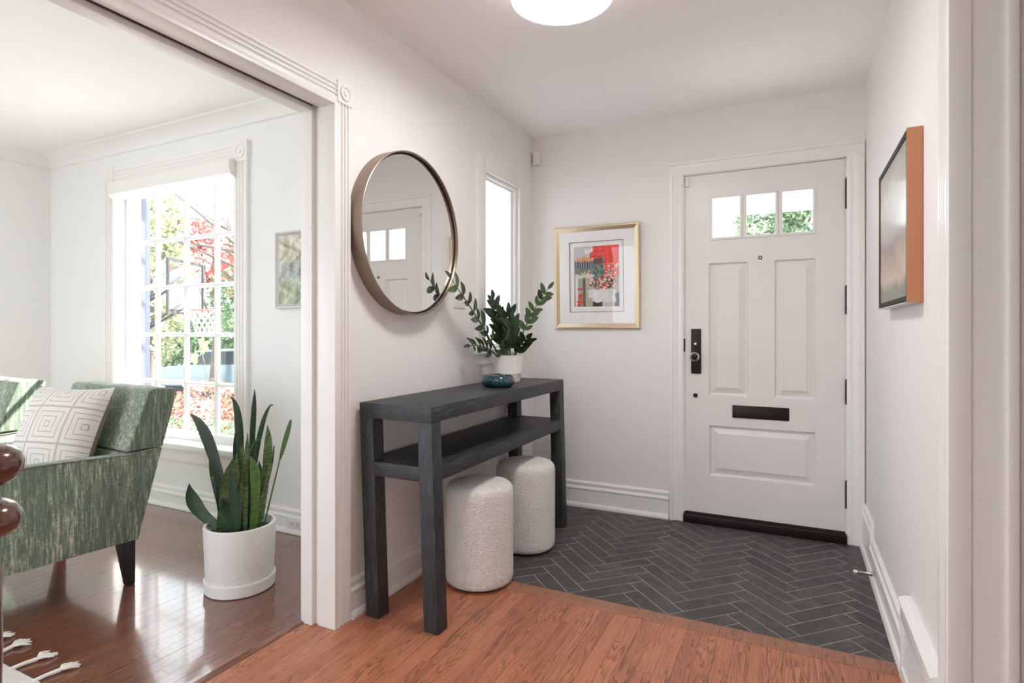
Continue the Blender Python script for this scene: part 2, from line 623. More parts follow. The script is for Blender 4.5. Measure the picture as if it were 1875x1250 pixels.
def tag(o, label, cat, group=None):
    o['label'], o['category'] = label, cat
    if group:
        o['group'] = group
    return o


def struct(o, label=None):
    o['kind'] = 'structure'
    if label:
        o['label'] = label
    return o


def thing(name, label, cat, loc=(0, 0, 0), rz=0.0, group=None):
    o = bpy.data.objects.new(name, None)
    o.empty_display_size = 0.1
    COL.objects.link(o)
    o.location, o.rotation_euler = loc, (0, 0, rz)
    return tag(o, label, cat, group)


def setting(name, loc=(0, 0, 0), label=None):
    o = bpy.data.objects.new(name, None)
    COL.objects.link(o)
    o.location = loc
    return struct(o, label)


def copy_tree(o, parent=None):
    c = o.copy()
    COL.objects.link(c)
    c.parent = parent
    for ch in list(o.children):
        copy_tree(ch, c)
    return c


def plate(u0, u1, v0, v1, holes, fn, t0, t1):
    """slab in (u, v) with rectangular holes, thickness t0..t1; fn(u, v, t)"""
    us = sorted({u0, u1, *[h[0] for h in holes], *[h[1] for h in holes]})
    vs = sorted({v0, v1, *[h[2] for h in holes], *[h[3] for h in holes]})
    us = [u for u in us if u0 <= u <= u1]
    vs = [q for q in vs if v0 <= q <= v1]

    def solid(i, j):
        if i < 0 or j < 0 or i >= len(us) - 1 or j >= len(vs) - 1:
            return False
        cu, cv = (us[i] + us[i + 1]) / 2, (vs[j] + vs[j + 1]) / 2
        return not any(h[0] < cu < h[1] and h[2] < cv < h[3] for h in holes)
    mb, idx = MB(), {}

    def V(i, j, k):
        if (i, j, k) not in idx:
            idx[(i, j, k)] = len(mb.v)
            mb.v.append(fn(us[i], vs[j], (t0, t1)[k]))
        return idx[(i, j, k)]
    for i in range(len(us) - 1):
        for j in range(len(vs) - 1):
            if not solid(i, j):
                continue
            for k in (0, 1):
                mb.f.append((V(i, j, k), V(i + 1, j, k), V(i + 1, j + 1, k), V(i, j + 1, k)))
            for di, dj, a, b in ((-1, 0, (i, j), (i, j + 1)), (1, 0, (i + 1, j), (i + 1, j + 1)), (0, -1, (i, j), (i + 1, j)), (0, 1, (i, j + 1), (i + 1, j + 1))):
                if not solid(i + di, j + dj):
                    mb.f.append((V(*a, 0), V(*b, 0), V(*b, 1), V(*a, 1)))
    return mb


fx = lambda u, v, t: (t, u, v)       # slab facing X: u = y, v = z
fy = lambda u, v, t: (u, t, v)       # slab facing Y: u = x, v = z
fz = lambda u, v, t: (u, v, t)


def colour_grid(name, w, h, nx, ny, paint, mat, parent, fn):
    """flat sheet with painted colours; paint(u, v) -> rgb with v down"""
    v = [fn(w * (i / nx - 0.5), h * (0.5 - j / ny)) for j in range(ny + 1) for i in range(nx + 1)]
    f = [(j * (nx + 1) + i, (j + 1) * (nx + 1) + i, (j + 1) * (nx + 1) + i + 1, j * (nx + 1) + i + 1) for j in range(ny) for i in range(nx)]
    me = bpy.data.meshes.new(name)
    me.from_pydata(v, [], f)
    ca = me.color_attributes.new('paint', 'FLOAT_COLOR', 'CORNER')
    vals = []
    for j in range(ny):
        for i in range(nx):
            c = paint((i + 0.5) / nx, (j + 0.5) / ny)
            vals += [c[0], c[1], c[2], 1.0] * 4
    ca.data.foreach_set('color', vals)
    return place(name, me, mat, parent)


# ================================================================== STRUCTURE
# ---- walls
win_l = (-4.30, -3.05, 0.43, 2.19)            # living window opening
win_h = (2.91, 3.365, 1.05, 2.085)            # hall side window opening
OPEN_Y, OPEN_Z = 1.70, 2.055                  # cased opening between hall and living room
DX0, DX1, DZ1 = -0.60, 0.266, 2.108           # front door opening

wl = plate(YB, YD, 0, HC + 0.05, [(-1.2, OPEN_Y, -1, OPEN_Z), win_h], fx, XP, XL).build('wall_left', 'wall')
struct(wl)
wf = plate(XP, XR + 0.16, -0.9, HC + 0.05, [(DX0, DX1, 0, DZ1)], fy, YD, YD + 0.16).build('wall_front', 'wall')
struct(wf)
RO_Y0, RO_Y1 = 0.72, 1.70                      # doorway in the right wall
wr = plate(YB, YD, 0, HC + 0.05, [(RO_Y0, RO_Y1, -1, 2.10)], fx, XR, XR + 0.145).build('wall_right', 'wall')
struct(wr)
wlf = plate(XC - 0.2, XP, -0.9, LC + 0.05, [win_l], fy, YW, YW + 0.16).build('wall_living_front', 'wall_living')
struct(wlf)
wll = plate(YB, YW, 0, LC + 0.05, [(-1.9, 0.3, 0.45, 2.2)], fx, XC - 0.2, XC).build('wall_living_left', 'wall_living')
struct(wll)
wb = plate(XC - 0.2, 2.4, 0, LC + 0.05, [(-4.9, -2.2, 0.05, 2.2), (-1.5, -1.0, 0.25, 2.3)], fy, YB - 0.2, YB).build('wall_back', 'wall')
struct(wb)
struct(MB().box(2.4, 2.5, YB - 0.2, 3.76, 0, HC).build('wall_side_room', 'wall'))
struct(MB().box(XR + 0.145, 2.4, 3.0, 3.1, 0, HC).build('wall_side_room_end', 'wall'))
# ---- ceilings
struct(MB().box(XP, 2.5, YB - 0.2, YD + 0.16, HC, HC + 0.15).build('ceiling', 'ceiling'))
struct(MB().box(XC - 0.2, XP, YB - 0.2, YW + 0.22, LC, LC + 0.15).build('ceiling_living', 'ceiling'))

# ---- floors
TILE_Y = 2.372
strip_y0 = 2.292
floor_h = struct(MB().box(-1.77, 2.4, YB, strip_y0, -0.12, -0.006).build('floor', 'oak'), 'hall floor of red oak strips')
floor_t = struct(MB().box(XL, XR, TILE_Y, YD, -0.12, -0.0006).build('floor_entry', 'grout'), 'entry floor of charcoal herringbone tiles')
floor_l = struct(MB().box(XC, -1.77, YB, YW, -0.12, -0.008).build('floor_living', 'cherry'), 'glossy dark cherry living room floor')


def plank_mesh(w, l, t, ch=0.0004):
    a, b = w / 2 - 0.0003, l / 2 - 0.0003
    prof = [(-a, -t), (a, -t), (a, -ch), (a - ch, 0), (-a + ch, 0), (-a, -ch)]
    return MB().prism(prof, lambda p, q, s: (p, s, q), -b, b).mesh('plank')


def lay_planks(parent, x0, x1, y0, y1, w, mat, z, rng):
    cache = {}
    n = int(math.ceil((x1 - x0) / w))
    for i in range(n):
        xa, xb = x0 + i * w, min(x0 + (i + 1) * w, x1)
        y = y0 - rng.uniform(0, 0.6)
        while y < y1:
            l = rng.choice((0.55, 0.75, 0.95, 1.2))
            ya, yb = max(y, y0), min(y + l, y1)
            if y1 - yb < 0.12:
                yb = y1
            y = yb if yb == y1 else y + l
            if yb - ya < 0.02:
                continue
            key = (round(xb - xa, 4), round(yb - ya, 3))
            if key not in cache:
                me = plank_mesh(xb - xa, yb - ya, 0.012)
                me.materials.append(MAT[mat])
                cache[key] = me
            place('plank', cache[key], None, parent, ((xa + xb) / 2, (ya + yb) / 2, z + rng.uniform(-0.0002, 0.0002)))


lay_planks(floor_h, -1.741, XR, 0.3, strip_y0, 0.0572, 'oak', 0.0, random.Random(3))
lay_planks(floor_l, -4.35, -1.784, 0.5, YW - 0.001, 0.0572, 'cherry', -0.002, random.Random(5))

# herringbone tiles
W = 0.0762
n4 = 4
DXT, DYT = -0.405, -0.0467
cs45 = math.sqrt(0.5)


def clip_poly(poly, axis, lim, keep_less):
    out = []
    for i in range(len(poly)):
        a, b = poly[i], poly[(i + 1) % len(poly)]
        ia = (a[axis] <= lim) if keep_less else (a[axis] >= lim)
        ib = (b[axis] <= lim) if keep_less else (b[axis] >= lim)
        if ia:
            out.append(a)
        if ia != ib:
            t = (lim - a[axis]) / (b[axis] - a[axis])
            out.append((a[0] + t * (b[0] - a[0]), a[1] + t * (b[1] - a[1])))
    return out


full_tile = {}
trng = random.Random(11)


def add_tile(cx, cy, dx, dy):
    g = 0.0014
    def rot(x, y):
        return ((x - y) * cs45 * W + DXT, (x + y) * cs45 * W + DYT)
    gx = g / W
    corners = [rot(cx + gx, cy + gx), rot(cx + dx - gx, cy + gx), rot(cx + dx - gx, cy + dy - gx), rot(cx + gx, cy + dy - gx)]
    lims = [(0, XL + 0.001, False), (0, XR - 0.001, True), (1, TILE_Y + 0.001, False), (1, YD - 0.001, True)]
    poly = corners
    for ax, lim, less in lims:
        if poly:
            poly = clip_poly(poly, ax, lim, less)
    if len(poly) < 3:
        return
    area = abs(sum(poly[i][0] * poly[(i + 1) % len(poly)][1] - poly[(i + 1) % len(poly)][0] * poly[i][1] for i in range(len(poly)))) / 2
    if area < 2e-4:
        return
    mx = sum(p[0] for p in poly) / len(poly)
    my = sum(p[1] for p in poly) / len(poly)
    whole = poly == corners
    if whole and (dx, dy) in full_tile:
        me = full_tile[(dx, dy)]
    else:
        top = [((p[0] - mx) , (p[1] - my)) for p in poly]
        k = len(top)
        v = [(x * 0.994, y * 0.994, 0) for x, y in top] + [(x, y, -0.0004) for x, y in top] + [(x, y, -0.008) for x, y in top]
        f = [tuple(range(k))] + [(i, k + i, k + (i + 1) % k, (i + 1) % k) for i in range(k)] + [(k + i, 2 * k + i, 2 * k + (i + 1) % k, k + (i + 1) % k) for i in range(k)]
        me = MB().add(v, f).mesh('tile')
        me.materials.append(MAT['slate'])
        if whole:
            full_tile[(dx, dy)] = me
    place('tile', me, None, floor_t, (mx, my, trng.uniform(-0.0003, 0.0003)))


for k in range(-10, 90):
    for j in range(-8, 9):
        add_tile(k + 2 * n4 * j, k, n4, 1)                      # 45 degree tiles
        add_tile(k, k + 1 - 2 * n4 + 2 * n4 * j, 1, n4)         # 135 degree tiles

# reducer strip between oak and tile, threshold strip in the opening
prof = [(strip_y0, -0.01), (TILE_Y, -0.01), (TILE_Y, 0.003), (TILE_Y - 0.012, 0.006), (strip_y0 + 0.012, 0.006), (strip_y0, 0.001)]
tr = MB()
tr.prism([(q, z) for q, z in prof], lambda p, q, t: (t, p, q), XL, XR)
o = tr.build('trim_1', 'oak_strip')
struct(o, 'oak reducer strip between the oak and the dark tiles')
prof = [(-1.790, -0.01), (-1.738, -0.01), (-1.738, 0.002), (-1.746, 0.007), (-1.76, 0.009), (-1.78, 0.007), (-1.790, 0.001)]
o = MB().prism(prof, lambda p, q, t: (p, t, q), -1.2, OPEN_Y - 0.001).build('trim_2', 'cherry')
struct(o, 'dark wood threshold strip in the wide opening')

# ---- baseboards (profile: offset from wall, height)
def bb_prof(h, t=0.017, shoe=0.014):
    return [(0, 0), (t + shoe, 0), (t + shoe, 0.012), (t + shoe * 0.6, 0.024), (t, 0.028), (t, h - 0.062), (t - 0.004, h - 0.058), (t + 0.005, h - 0.050), (t + 0.005, h - 0.042), (t - 0.004, h - 0.034),
            (t - 0.006, h - 0.025), (t - 0.002, h - 0.017), (t - 0.003, h - 0.008), (0.004, h), (0, h)]


def baseboard(name, h, fn, a, b, label=None, z0=0.0):
    o = MB().prism([(p, q + z0) for p, q in bb_prof(h)], fn, a, b).build(name, 'trim')
    return struct(o, label)


baseboard('baseboard_left', 0.155, lambda p, q, t: (XL + p, t, q), 1.7745, YD - 0.0005)
baseboard('baseboard_front', 0.168, lambda p, q, t: (t, YD - p, q), XL, -0.685)
baseboard('baseboard_right', 0.155, lambda p, q, t: (XR - p, t, q), 2.29, 3.25)
baseboard('baseboard_right_tall', 0.235, lambda p, q, t: (XR - p, t, q), 3.25, 3.575)
baseboard('baseboard_living_front', 0.135, lambda p, q, t: (t, YW - p, q), XC, XP)
baseboard('baseboard_living_left', 0.135, lambda p, q, t: (XC + p, t, q), YB, YW)

# ---- crown moulding in the living room
cr = [(0, 0), (0.075, 0), (0.075, -0.012), (0.066, -0.018), (0.050, -0.028), (0.032, -0.045), (0.020, -0.066), (0.014, -0.085), (0.014, -0.095), (0, -0.10)]
struct(MB().prism(cr, lambda p, q, t: (t, YW - p, LC + q), XC, XP).build('trim_3', 'wall_living', smooth=35), 'white cove crown moulding over the window wall')
struct(MB().prism(cr, lambda p, q, t: (XC + p, t, LC + q), YB, YW).build('trim_4', 'wall_living', smooth=35), 'white cove crown moulding on the far left wall')


# ---- fluted casings
def flute_prof(w, t=0.02):
    """(across, out) profile of a fluted casing of width w"""
    pts = [(0, 0), (0, t * 0.8), (0.004, t), (w * 0.16, t)]
    for c in (0.28, 0.5, 0.72):
        a = w * 0.075
        for k in range(5):
            an = math.pi * k / 4
            pts.append((w * c - a * math.cos(an), t - 0.008 * math.sin(an)))
    pts += [(w * 0.84, t), (w - 0.004, t), (w, t * 0.8), (w, 0)]
    return pts


def rosette(parent, fn, cx, cz, s, t=0.026):
    """square corner block with a turned ring; fn(a, out, z)"""
    MB().prism([(-s / 2, -s / 2), (s / 2, -s / 2), (s / 2, s / 2), (-s / 2, s / 2)], lambda p, q, d: fn(cx + p, d, cz + q), 0, t).build('corner_block', 'trim', parent)
    r = MB()
    prof = [(0.0, t + 0.007), (s * 0.10, t + 0.006), (s * 0.15, t - 0.001), (s * 0.22, t - 0.001), (s * 0.28, t + 0.006), (s * 0.34, t + 0.006), (s * 0.38, t - 0.002)]
    n = 24
    v, f = [fn(cx, prof[0][1], cz)], []
    for rr, d in prof[1:]:
        v += [fn(cx + rr * math.cos(2 * math.pi * k / n), d, cz + rr * math.sin(2 * math.pi * k / n)) for k in range(n)]
    for k in range(n):
        f.append((0, 1 + k, 1 + (k + 1) % n))
        for i in range(len(prof) - 2):
            a, b = 1 + i * n, 1 + (i + 1) * n
            f.append((a + k, b + k, b + (k + 1) % n, a + (k + 1) % n))
    r.add(v, f).build('rosette', 'trim', parent, smooth=40)


# opening between hall and living room (trim_5): casing, corner block, head casing, stepped jamb with slot
t5 = setting('trim_5', label='white fluted casing around the wide opening')
CW = 0.078
MB().prism(flute_prof(CW, 0.022), lambda p, q, t: (XL + q, OPEN_Y - 0.004 + p, t), 0, OPEN_Z).build('side_casing', 'trim', t5)
MB().prism(flute_prof(CW, 0.022), lambda p, q, t: (XL + q, t, OPEN_Z - 0.004 + p), -1.2, OPEN_Y).build('head_casing', 'trim', t5)
rosette(t5, lambda a, d, z: (XL + d, a, z), OPEN_Y + 0.036, OPEN_Z + 0.037, 0.084)
# jamb linings: hall half and deeper living half with a slot between
MB().box(XL - 0.066, XL + 0.022, OPEN_Y - 0.018, OPEN_Y, 0, OPEN_Z).build('jamb', 'trim', t5, bevel=0.002)
MB().box(XP - 0.02, XL - 0.086, OPEN_Y - 0.030, OPEN_Y, 0, OPEN_Z).build('jamb', 'trim', t5, bevel=0.002)
MB().box(XL - 0.066, XL + 0.022, -1.2, OPEN_Y - 0.018, OPEN_Z - 0.018, OPEN_Z).build('head_jamb', 'trim', t5, bevel=0.002)
MB().box(XP - 0.02, XL - 0.088, -1.2, OPEN_Y - 0.030, OPEN_Z - 0.032, OPEN_Z).build('head_jamb', 'trim', t5, bevel=0.002)
MB().prism(flute_prof(CW, 0.022), lambda p, q, t: (XP - q, OPEN_Y - 0.026 + p, t), 0, OPEN_Z).build('side_casing', 'trim', t5)
MB().box(XP - 0.022, XP, -1.2, OPEN_Y + 0.06, OPEN_Z - 0.03, OPEN_Z + 0.07).build('head_casing', 'trim', t5, bevel=0.003)

MB().box(XL - 0.087, XL - 0.067, -1.2, OPEN_Y - 0.03, OPEN_Z - 0.014, OPEN_Z - 0.001).build('door_track', 'hinge', t5)
MB().box(XL - 0.085, XL - 0.067, OPEN_Y - 0.010, OPEN_Y - 0.001, 0, OPEN_Z - 0.014).build('door_slot', 'trim', t5)

# doorway in the right wall (trim_6)
t6 = setting('trim_6', label='white fluted casing of the doorway at the right edge')
MB().prism(flute_prof(0.095, 0.02), lambda p, q, t: (XR - q, RO_Y1 - 0.004 + p, t), 0, HC - 0.001).build('side_casing', 'trim', t6)
MB().box(XR - 0.018, XR + 0.027, RO_Y1 - 0.014, RO_Y1, 0, 2.10).build('jamb_edge', 'trim', t6, bevel=0.003)
MB().box(XR + 0.024, XR + 0.092, RO_Y1 - 0.010, RO_Y1, 0, 2.10).build('jamb', 'trim', t6)
MB().box(XR + 0.092, XR + 0.113, RO_Y1 - 0.022, RO_Y1, 0, 2.10).build('door_stop_strip', 'trim', t6, bevel=0.004)
MB().box(XR + 0.113, XR + 0.160, RO_Y1 - 0.010, RO_Y1, 0, 2.10).build('jamb', 'trim', t6)
MB().box(XR - 0.018, XR + 0.16, RO_Y0, RO_Y1, 2.085, 2.10).build('head_jamb', 'trim', t6)
MB().box(XR - 0.02, XR, RO_Y0 - 0.09, RO_Y0, 0, 2.19).build('side_casing', 'trim', t6, bevel=0.003)
MB().box(XR - 0.02, XR, RO_Y0, RO_Y1, 2.10, 2.19).build('head_casing', 'trim', t6, bevel=0.003)

# ---- living room window (window_1)
w1 = setting('window_1', label='tall living room window with a grid of white bars')
wx0, wx1, wz0, wz1 = win_l
for x0, sgn in ((wx0 + 0.004, -1), (wx1 - 0.004, 1)):
    MB().prism(flute_prof(0.115, 0.024), lambda p, q, t: (x0 + sgn * p, YW - q, t), wz0, wz1).build('side_casing', 'trim', w1)
MB().prism(flute_prof(0.115, 0.024), lambda p, q, t: (t, YW - q, wz1 - 0.004 + p), wx0, wx1).build('head_casing', 'trim', w1)
for cx in (wx0 - 0.056, wx1 + 0.056):
    rosette(w1, lambda a, d, z: (a, YW - d, z), cx, wz1 + 0.054, 0.122, 0.028)
MB().box(wx0 - 0.14, wx1 + 0.14, YW - 0.065, YW + 0.085, wz0 - 0.032, wz0 + 0.004).build('window_sill', 'trim', w1, bevel=0.006)
MB().box(wx0 - 0.11, wx1 + 0.11, YW - 0.02, YW, wz0 - 0.12, wz0 - 0.032).build('apron', 'trim', w1, bevel=0.004)
YS = 2.485                                   # sash plane
gx0, gx1, gz0, gz1 = -4.275, -3.04, 0.485, 2.105
fr = plate(wx0, wx1, wz0, wz1, [(gx0 + 0.0, gx1 - 0.03, gz0, gz1)], fy, YS - 0.02, YS + 0.03)
fr.build('window_frame', 'trim', w1)
pcol = (gx1 - gx0) / 4
prow = (gz1 - gz0) / 5
bar = lambda w: [(-w / 2, 0.012), (w / 2, 0.012), (w / 2, -0.004), (w / 5, -0.016), (-w / 5, -0.016), (-w / 2, -0.004)]
for i in range(1, 4):
    MB().prism(bar(0.030), lambda p, q, t: (gx0 + i * pcol + p, YS + q, t), gz0, gz1).build('muntin', 'trim', w1)
for j in range(1, 5):
    MB().prism(bar(0.028), lambda p, q, t: (t, YS + q * 0.9 + 0.001, gz0 + j * prow + p), gx0, gx1 - 0.03).build('muntin', 'trim', w1)
pane_me = {}
for i in range(4):
    for j in range(5):
        wd = pcol if i < 3 else pcol - 0.03
        if round(wd, 3) not in pane_me:
            pane_me[round(wd, 3)] = MB().box(-wd / 2, wd / 2, -0.0015, 0.0015, -prow / 2, prow / 2).mesh('pane')
        place('pane', pane_me[round(wd, 3)], 'glass', w1, (gx0 + i * pcol + wd / 2, YS + 0.006, gz0 + (j + 0.5) * prow))

# ---- hall side window (window_2)
w2 = setting('window_2', label='narrow frosted side window beside the entry corner')
hy0, hy1, hz0, hz1 = win_h
MB().box(XL - 0.005, XL + 0.014, hy0 - 0.09, hy0, hz0, hz1 + 0.085).build('side_casing', 'wall', w2, bevel=0.004)
MB().box(XL - 0.005, XL + 0.014, hy1, hy1 + 0.05, hz0, hz1 + 0.085).build('side_casing', 'wall', w2, bevel=0.004)
MB().box(XL - 0.005, XL + 0.014, hy0, hy1, hz1, hz1 + 0.085).build('head_casing', 'wall', w2, bevel=0.004)
MB().box(XL - 0.10, XL + 0.035, hy0 - 0.12, hy1 + 0.07, hz0 - 0.024, hz0 + 0.003).build('window_sill', 'trim', w2, bevel=0.005)
MB().box(XL - 0.005, XL + 0.012, hy0 - 0.09, hy1 + 0.05, hz0 - 0.085, hz0 - 0.024).build('apron', 'wall', w2, bevel=0.003)
plate(hy0, hy1, hz0, hz1, [(hy0 + 0.012, hy1 - 0.030, hz0 + 0.02, hz1 - 0.022)], fx, XL - 0.050, XL - 0.006).build('window_frame', 'trim', w2, bevel=0.003)
plate(hy0 + 0.006, hy1 - 0.024, hz0 + 0.014, hz1 - 0.016, [(hy0 + 0.014, hy1 - 0.060, hz0 + 0.03, hz1 - 0.034)], fx, XL - 0.050, XL - 0.022).build('sash', 'trim', w2, bevel=0.003)
MB().box(XL - 0.034, XL - 0.030, hy0 + 0.010, hy1 - 0.056, hz0 + 0.028, hz1 - 0.032).build('pane', 'frosted', w2)

# ---- unseen windows added behind and beside the camera to bring in daylight
def fill_window(name, axis, a0, a1, z0, z1, off, label):
    w = setting(name, label=label)
    fn = fx if axis == 'x' else fy
    n = 3
    step = (a1 - a0) / n
    plate(a0, a1, z0, z1, [(a0 + i * step + 0.05, a0 + (i + 1) * step - 0.05, z0 + 0.06, z1 - 0.06) for i in range(n)], fn, off - 0.03, off + 0.03).build('window_frame', 'trim', w)
    for i in range(n):
        u0, u1 = a0 + i * step + 0.045, a0 + (i + 1) * step - 0.045
        plate(u0, u1, z0 + 0.055, z1 - 0.055, [], fn, off - 0.002, off + 0.002).build('pane', 'glass', w)


fill_window('window_3_fill', 'x', -1.9, 0.3, 0.45, 2.2, XC - 0.1, 'unseen window added for daylight in the far left wall')
fill_window('window_4_fill', 'y', -4.9, -2.2, 0.05, 2.2, YB - 0.1, 'unseen window added for daylight in the wall behind the camera')
fill_window('window_5_fill', 'y', -1.5, -1.0, 0.25, 2.3, YB - 0.1, 'unseen hall window added for daylight behind the camera')
portal('daylight_portal', ((wx0 + wx1) / 2, YW + 0.3, 1.31), (R(-90), 0, 0), 1.4, 1.9)
portal('daylight_portal', (XC - 0.25, -0.8, 1.32), (0, R(-90), 0), 1.75, 2.2)
portal('daylight_portal', (-3.55, YB - 0.25, 1.125), (R(90), 0, 0), 2.7, 2.15)
portal('daylight_portal', (-1.25, YB - 0.25, 1.275), (R(90), 0, 0), 0.5, 2.05)

# ---- front door (door_1) with casing (trim_7)
d1 = setting('door_1', label='off-white panelled front door with three small panes')
YF = YD + 0.006                                # door face
lx0, lx1, lz0, lz1 = -0.590, 0.257, 0.060, 2.099
panels = [(-0.453, -0.236, 0.772, 1.563), (-0.094, 0.115, 0.772, 1.563), (-0.449, 0.113, 0.291, 0.591)]
lights = [(-0.436, -0.276, 1.712, 1.952), (-0.246, -0.086, 1.712, 1.952), (-0.056, 0.104, 1.712, 1.952)]
plate(lx0, lx1, lz0, lz1, panels + lights, fy, YF, YF + 0.044).build('leaf', 'door', d1)


def nested(rects):
    """rects: list of (x0, x1, z0, z1, y); rings joined, last one filled"""
    v, f = [], []
    for x0, x1, z0, z1, y in rects:
        v += [(x0, y, z0), (x1, y, z0), (x1, y, z1), (x0, y, z1)]
    for k in range(len(rects) - 1):
        a, b = 4 * k, 4 * k + 4
        for i in range(4):
            f.append((a + i, a + (i + 1) % 4, b + (i + 1) % 4, b + i))
    a = 4 * (len(rects) - 1)
    f.append((a, a + 1, a + 2, a + 3))
    return MB().add(v, f)


for (a, b, c, e) in panels:
    s = lambda m, y: (a + m, b - m, c + m, e - m, YF + y)
    nested([s(0, 0.0), s(0.006, 0.018), s(0.012, 0.019), s(0.044, 0.005), s(0.047, 0.002)]).build('panel', 'door', d1)
for (a, b, c, e) in lights:
    s = lambda m, y: (a + m, b - m, c + m, e - m, YF + y)
    g = MB().box(a - 0.002, b + 0.002, YF + 0.016, YF + 0.020, c - 0.002, e + 0.002).build('pane', 'glass', d1)
    plate(a - 0.012, b + 0.012, c - 0.012, e + 0.012, [(a + 0.004, b - 0.004, c + 0.004, e - 0.004)], fy, YF - 0.006, YF + 0.012).build('pane_bead', 'door', d1, bevel=0.002)
for z0, z1 in ((1.823, 1.984), (1.249, 1.398), (0.758, 0.886), (0.192, 0.335)):
    h = MB()
    h.tube([(0.2625, YF - 0.010, z0), (0.2625, YF - 0.010, z1)], 0.0072, 12)
    k = h.build('hinge', 'hinge', d1, smooth=40)
    MB().lathe([(0, z1 - 0.001), (0.0055, z1), (0.006, z1 + 0.006), (0.0, z1 + 0.011)], 12, (0.2625, YF - 0.010, 0)).build('hinge_finial', 'hinge', k, smooth=40)
    for q in range(1, 4):
        zz = z0 + (z1 - z0) * q / 4
        MB().lathe([(0.0074, zz - 0.0015), (0.0078, zz - 0.0015), (0.0078, zz + 0.0015), (0.0074, zz + 0.0015)], 12, (0.2625, YF - 0.010, 0)).build('knuckle_ring', 'blackmetal', k)
# lock plate, thumb turn, knob
lp = MB().box(-0.555, -0.497, YF - 0.010, YF, 0.899, 1.170).build('lock_plate', 'blackmetal', d1, bevel=0.003)
toY = lambda prof, x, z: [(r, d) for r, d in prof]


def lathe_y(prof, x, z, y0, segs=24):
    """turned part along -Y (towards the room): prof (radius, distance out)"""
    m = MB().lathe(prof, segs)
    m.v = [(x + p[0], y0 - p[2], z + p[1]) for p in m.v]
    return m


lathe_y([(0, 0.0), (0.017, 0.0), (0.017, 0.004), (0.012, 0.007), (0.0, 0.008)], -0.526, 1.078, YF - 0.010).build('turn_rose', 'hinge', lp, smooth=40)
tt = MB().box(-0.534, -0.518, YF - 0.034, YF - 0.016, 1.070, 1.086).build('thumb_turn', 'chrome', lp, bevel=0.004)
lathe_y([(0, 0.0), (0.019, 0.0), (0.019, 0.004), (0.010, 0.008), (0.009, 0.028), (0.018, 0.034), (0.0265, 0.044), (0.029, 0.054), (0.026, 0.062), (0.020, 0.065), (0.017, 0.062)], -0.526, 1.004, YF - 0.010).build('door_knob', 'nickel', lp, smooth=50)
lathe_y([(0.0172, 0.0615), (0.014, 0.063), (0.006, 0.066), (0, 0.067)], -0.526, 1.004, YF - 0.010).build('knob_centre', 'blackmetal', lp, smooth=50)
lathe_y([(0, 0), (0.013, 0), (0.013, 0.006), (0.010, 0.010), (0, 0.011)], -0.530, 0.767, YF).build('bolt_button', 'blackmetal', d1, smooth=40)
lathe_y([(0.0055, 0.002), (0.0055, 0.004), (0.010, 0.005), (0.011, 0.002), (0.011, 0.0)], -0.169, 1.582, YF).build('peephole_ring', 'blackmetal', d1, smooth=40)
lathe_y([(0, 0.0035), (0.0055, 0.003)], -0.169, 1.582, YF).build('peephole_lens', 'white_plastic', d1)
ms = MB().box(-0.320, -0.018, YF - 0.006, YF, 0.646, 0.720).build('mail_slot', 'blackmetal', d1, bevel=0.002)
MB().box(-0.310, -0.028, YF - 0.010, YF - 0.006, 0.654, 0.704).build('flap', 'blackmetal', ms, bevel=0.0015)
MB().box(-0.600, -0.5905, YF - 0.008, YF + 0.005, 1.03, 1.11).build('strike_plate', 'blackmetal', d1, bevel=0.001)
cs = MB().box(-0.588, -0.566, YF - 0.014, YF, 2.035, 2.090).build('contact_sensor', 'white_plastic', d1, bevel=0.002)
MB().box(-0.612, -0.597, YF - 0.030, YF - 0.014, 2.045, 2.085).build('contact_magnet', 'white_plastic', d1, bevel=0.002)
MB().box(-0.598, 0.264, YF - 0.034, YF + 0.05, 0.0005, 0.050).build('threshold', 'blackmetal', d1, bevel=0.006)
MB().box(lx0, lx1, YF - 0.004, YF + 0.03, 0.048, 0.062).build('door_sweep', 'rubber', d1)

t7 = setting('trim_7', label='white stepped casing around the front door')
dc = [(0, 0), (0, 0.012), (0.012, 0.015), (0.030, 0.013), (0.045, 0.017), (0.060, 0.019), (0.063, 0.026), (0.080, 0.026), (0.083, 0.022), (0.083, 0)]
MB().prism(dc, lambda p, q, t: (-0.598 - p, YD - q, t), 0, DZ1 + 0.0).build('side_casing', 'trim', t7)
MB().prism(dc, lambda p, q, t: (0.264 + p, YD - q, t), 0, DZ1).build('side_casing', 'trim', t7)
MB().prism(dc, lambda p, q, t: (t, YD - q, DZ1 - 0.002 + p), -0.681, 0.347).build('head_casing', 'trim', t7)
MB().box(DX0 - 0.0, -0.5925, YD, YD + 0.14, 0.06, DZ1).build('jamb', 'trim', t7)
MB().box(0.2585, DX1, YD, YD + 0.14, 0.06, DZ1).build('jamb', 'trim', t7)
MB().box(DX0, DX1, YD, YD + 0.14, 2.1015, DZ1).build('head_jamb', 'trim', t7)
MB().box(DX0, DX1, YF + 0.046, YF + 0.06, 2.085, 2.1015).build('stop_strip', 'trim', t7)

# ================================================================== THINGS
# ---- console table (leans slightly towards the wall)
ct = thing('console_table', 'black woven-textured console table with a lower shelf against the left wall', 'table', (-1.42, 2.535, 0))
TX0, TX1, TY0, TY1, TZ = -0.172, 0.178, -0.71, 0.70, 0.866


def lean(mb):
    mb.v = [(p[0] + 0.034 * (1 - p[2] / TZ), p[1] - 0.03 * (1 - p[2] / TZ) * (p[1] > 0), p[2]) for p in mb.v]
    return mb


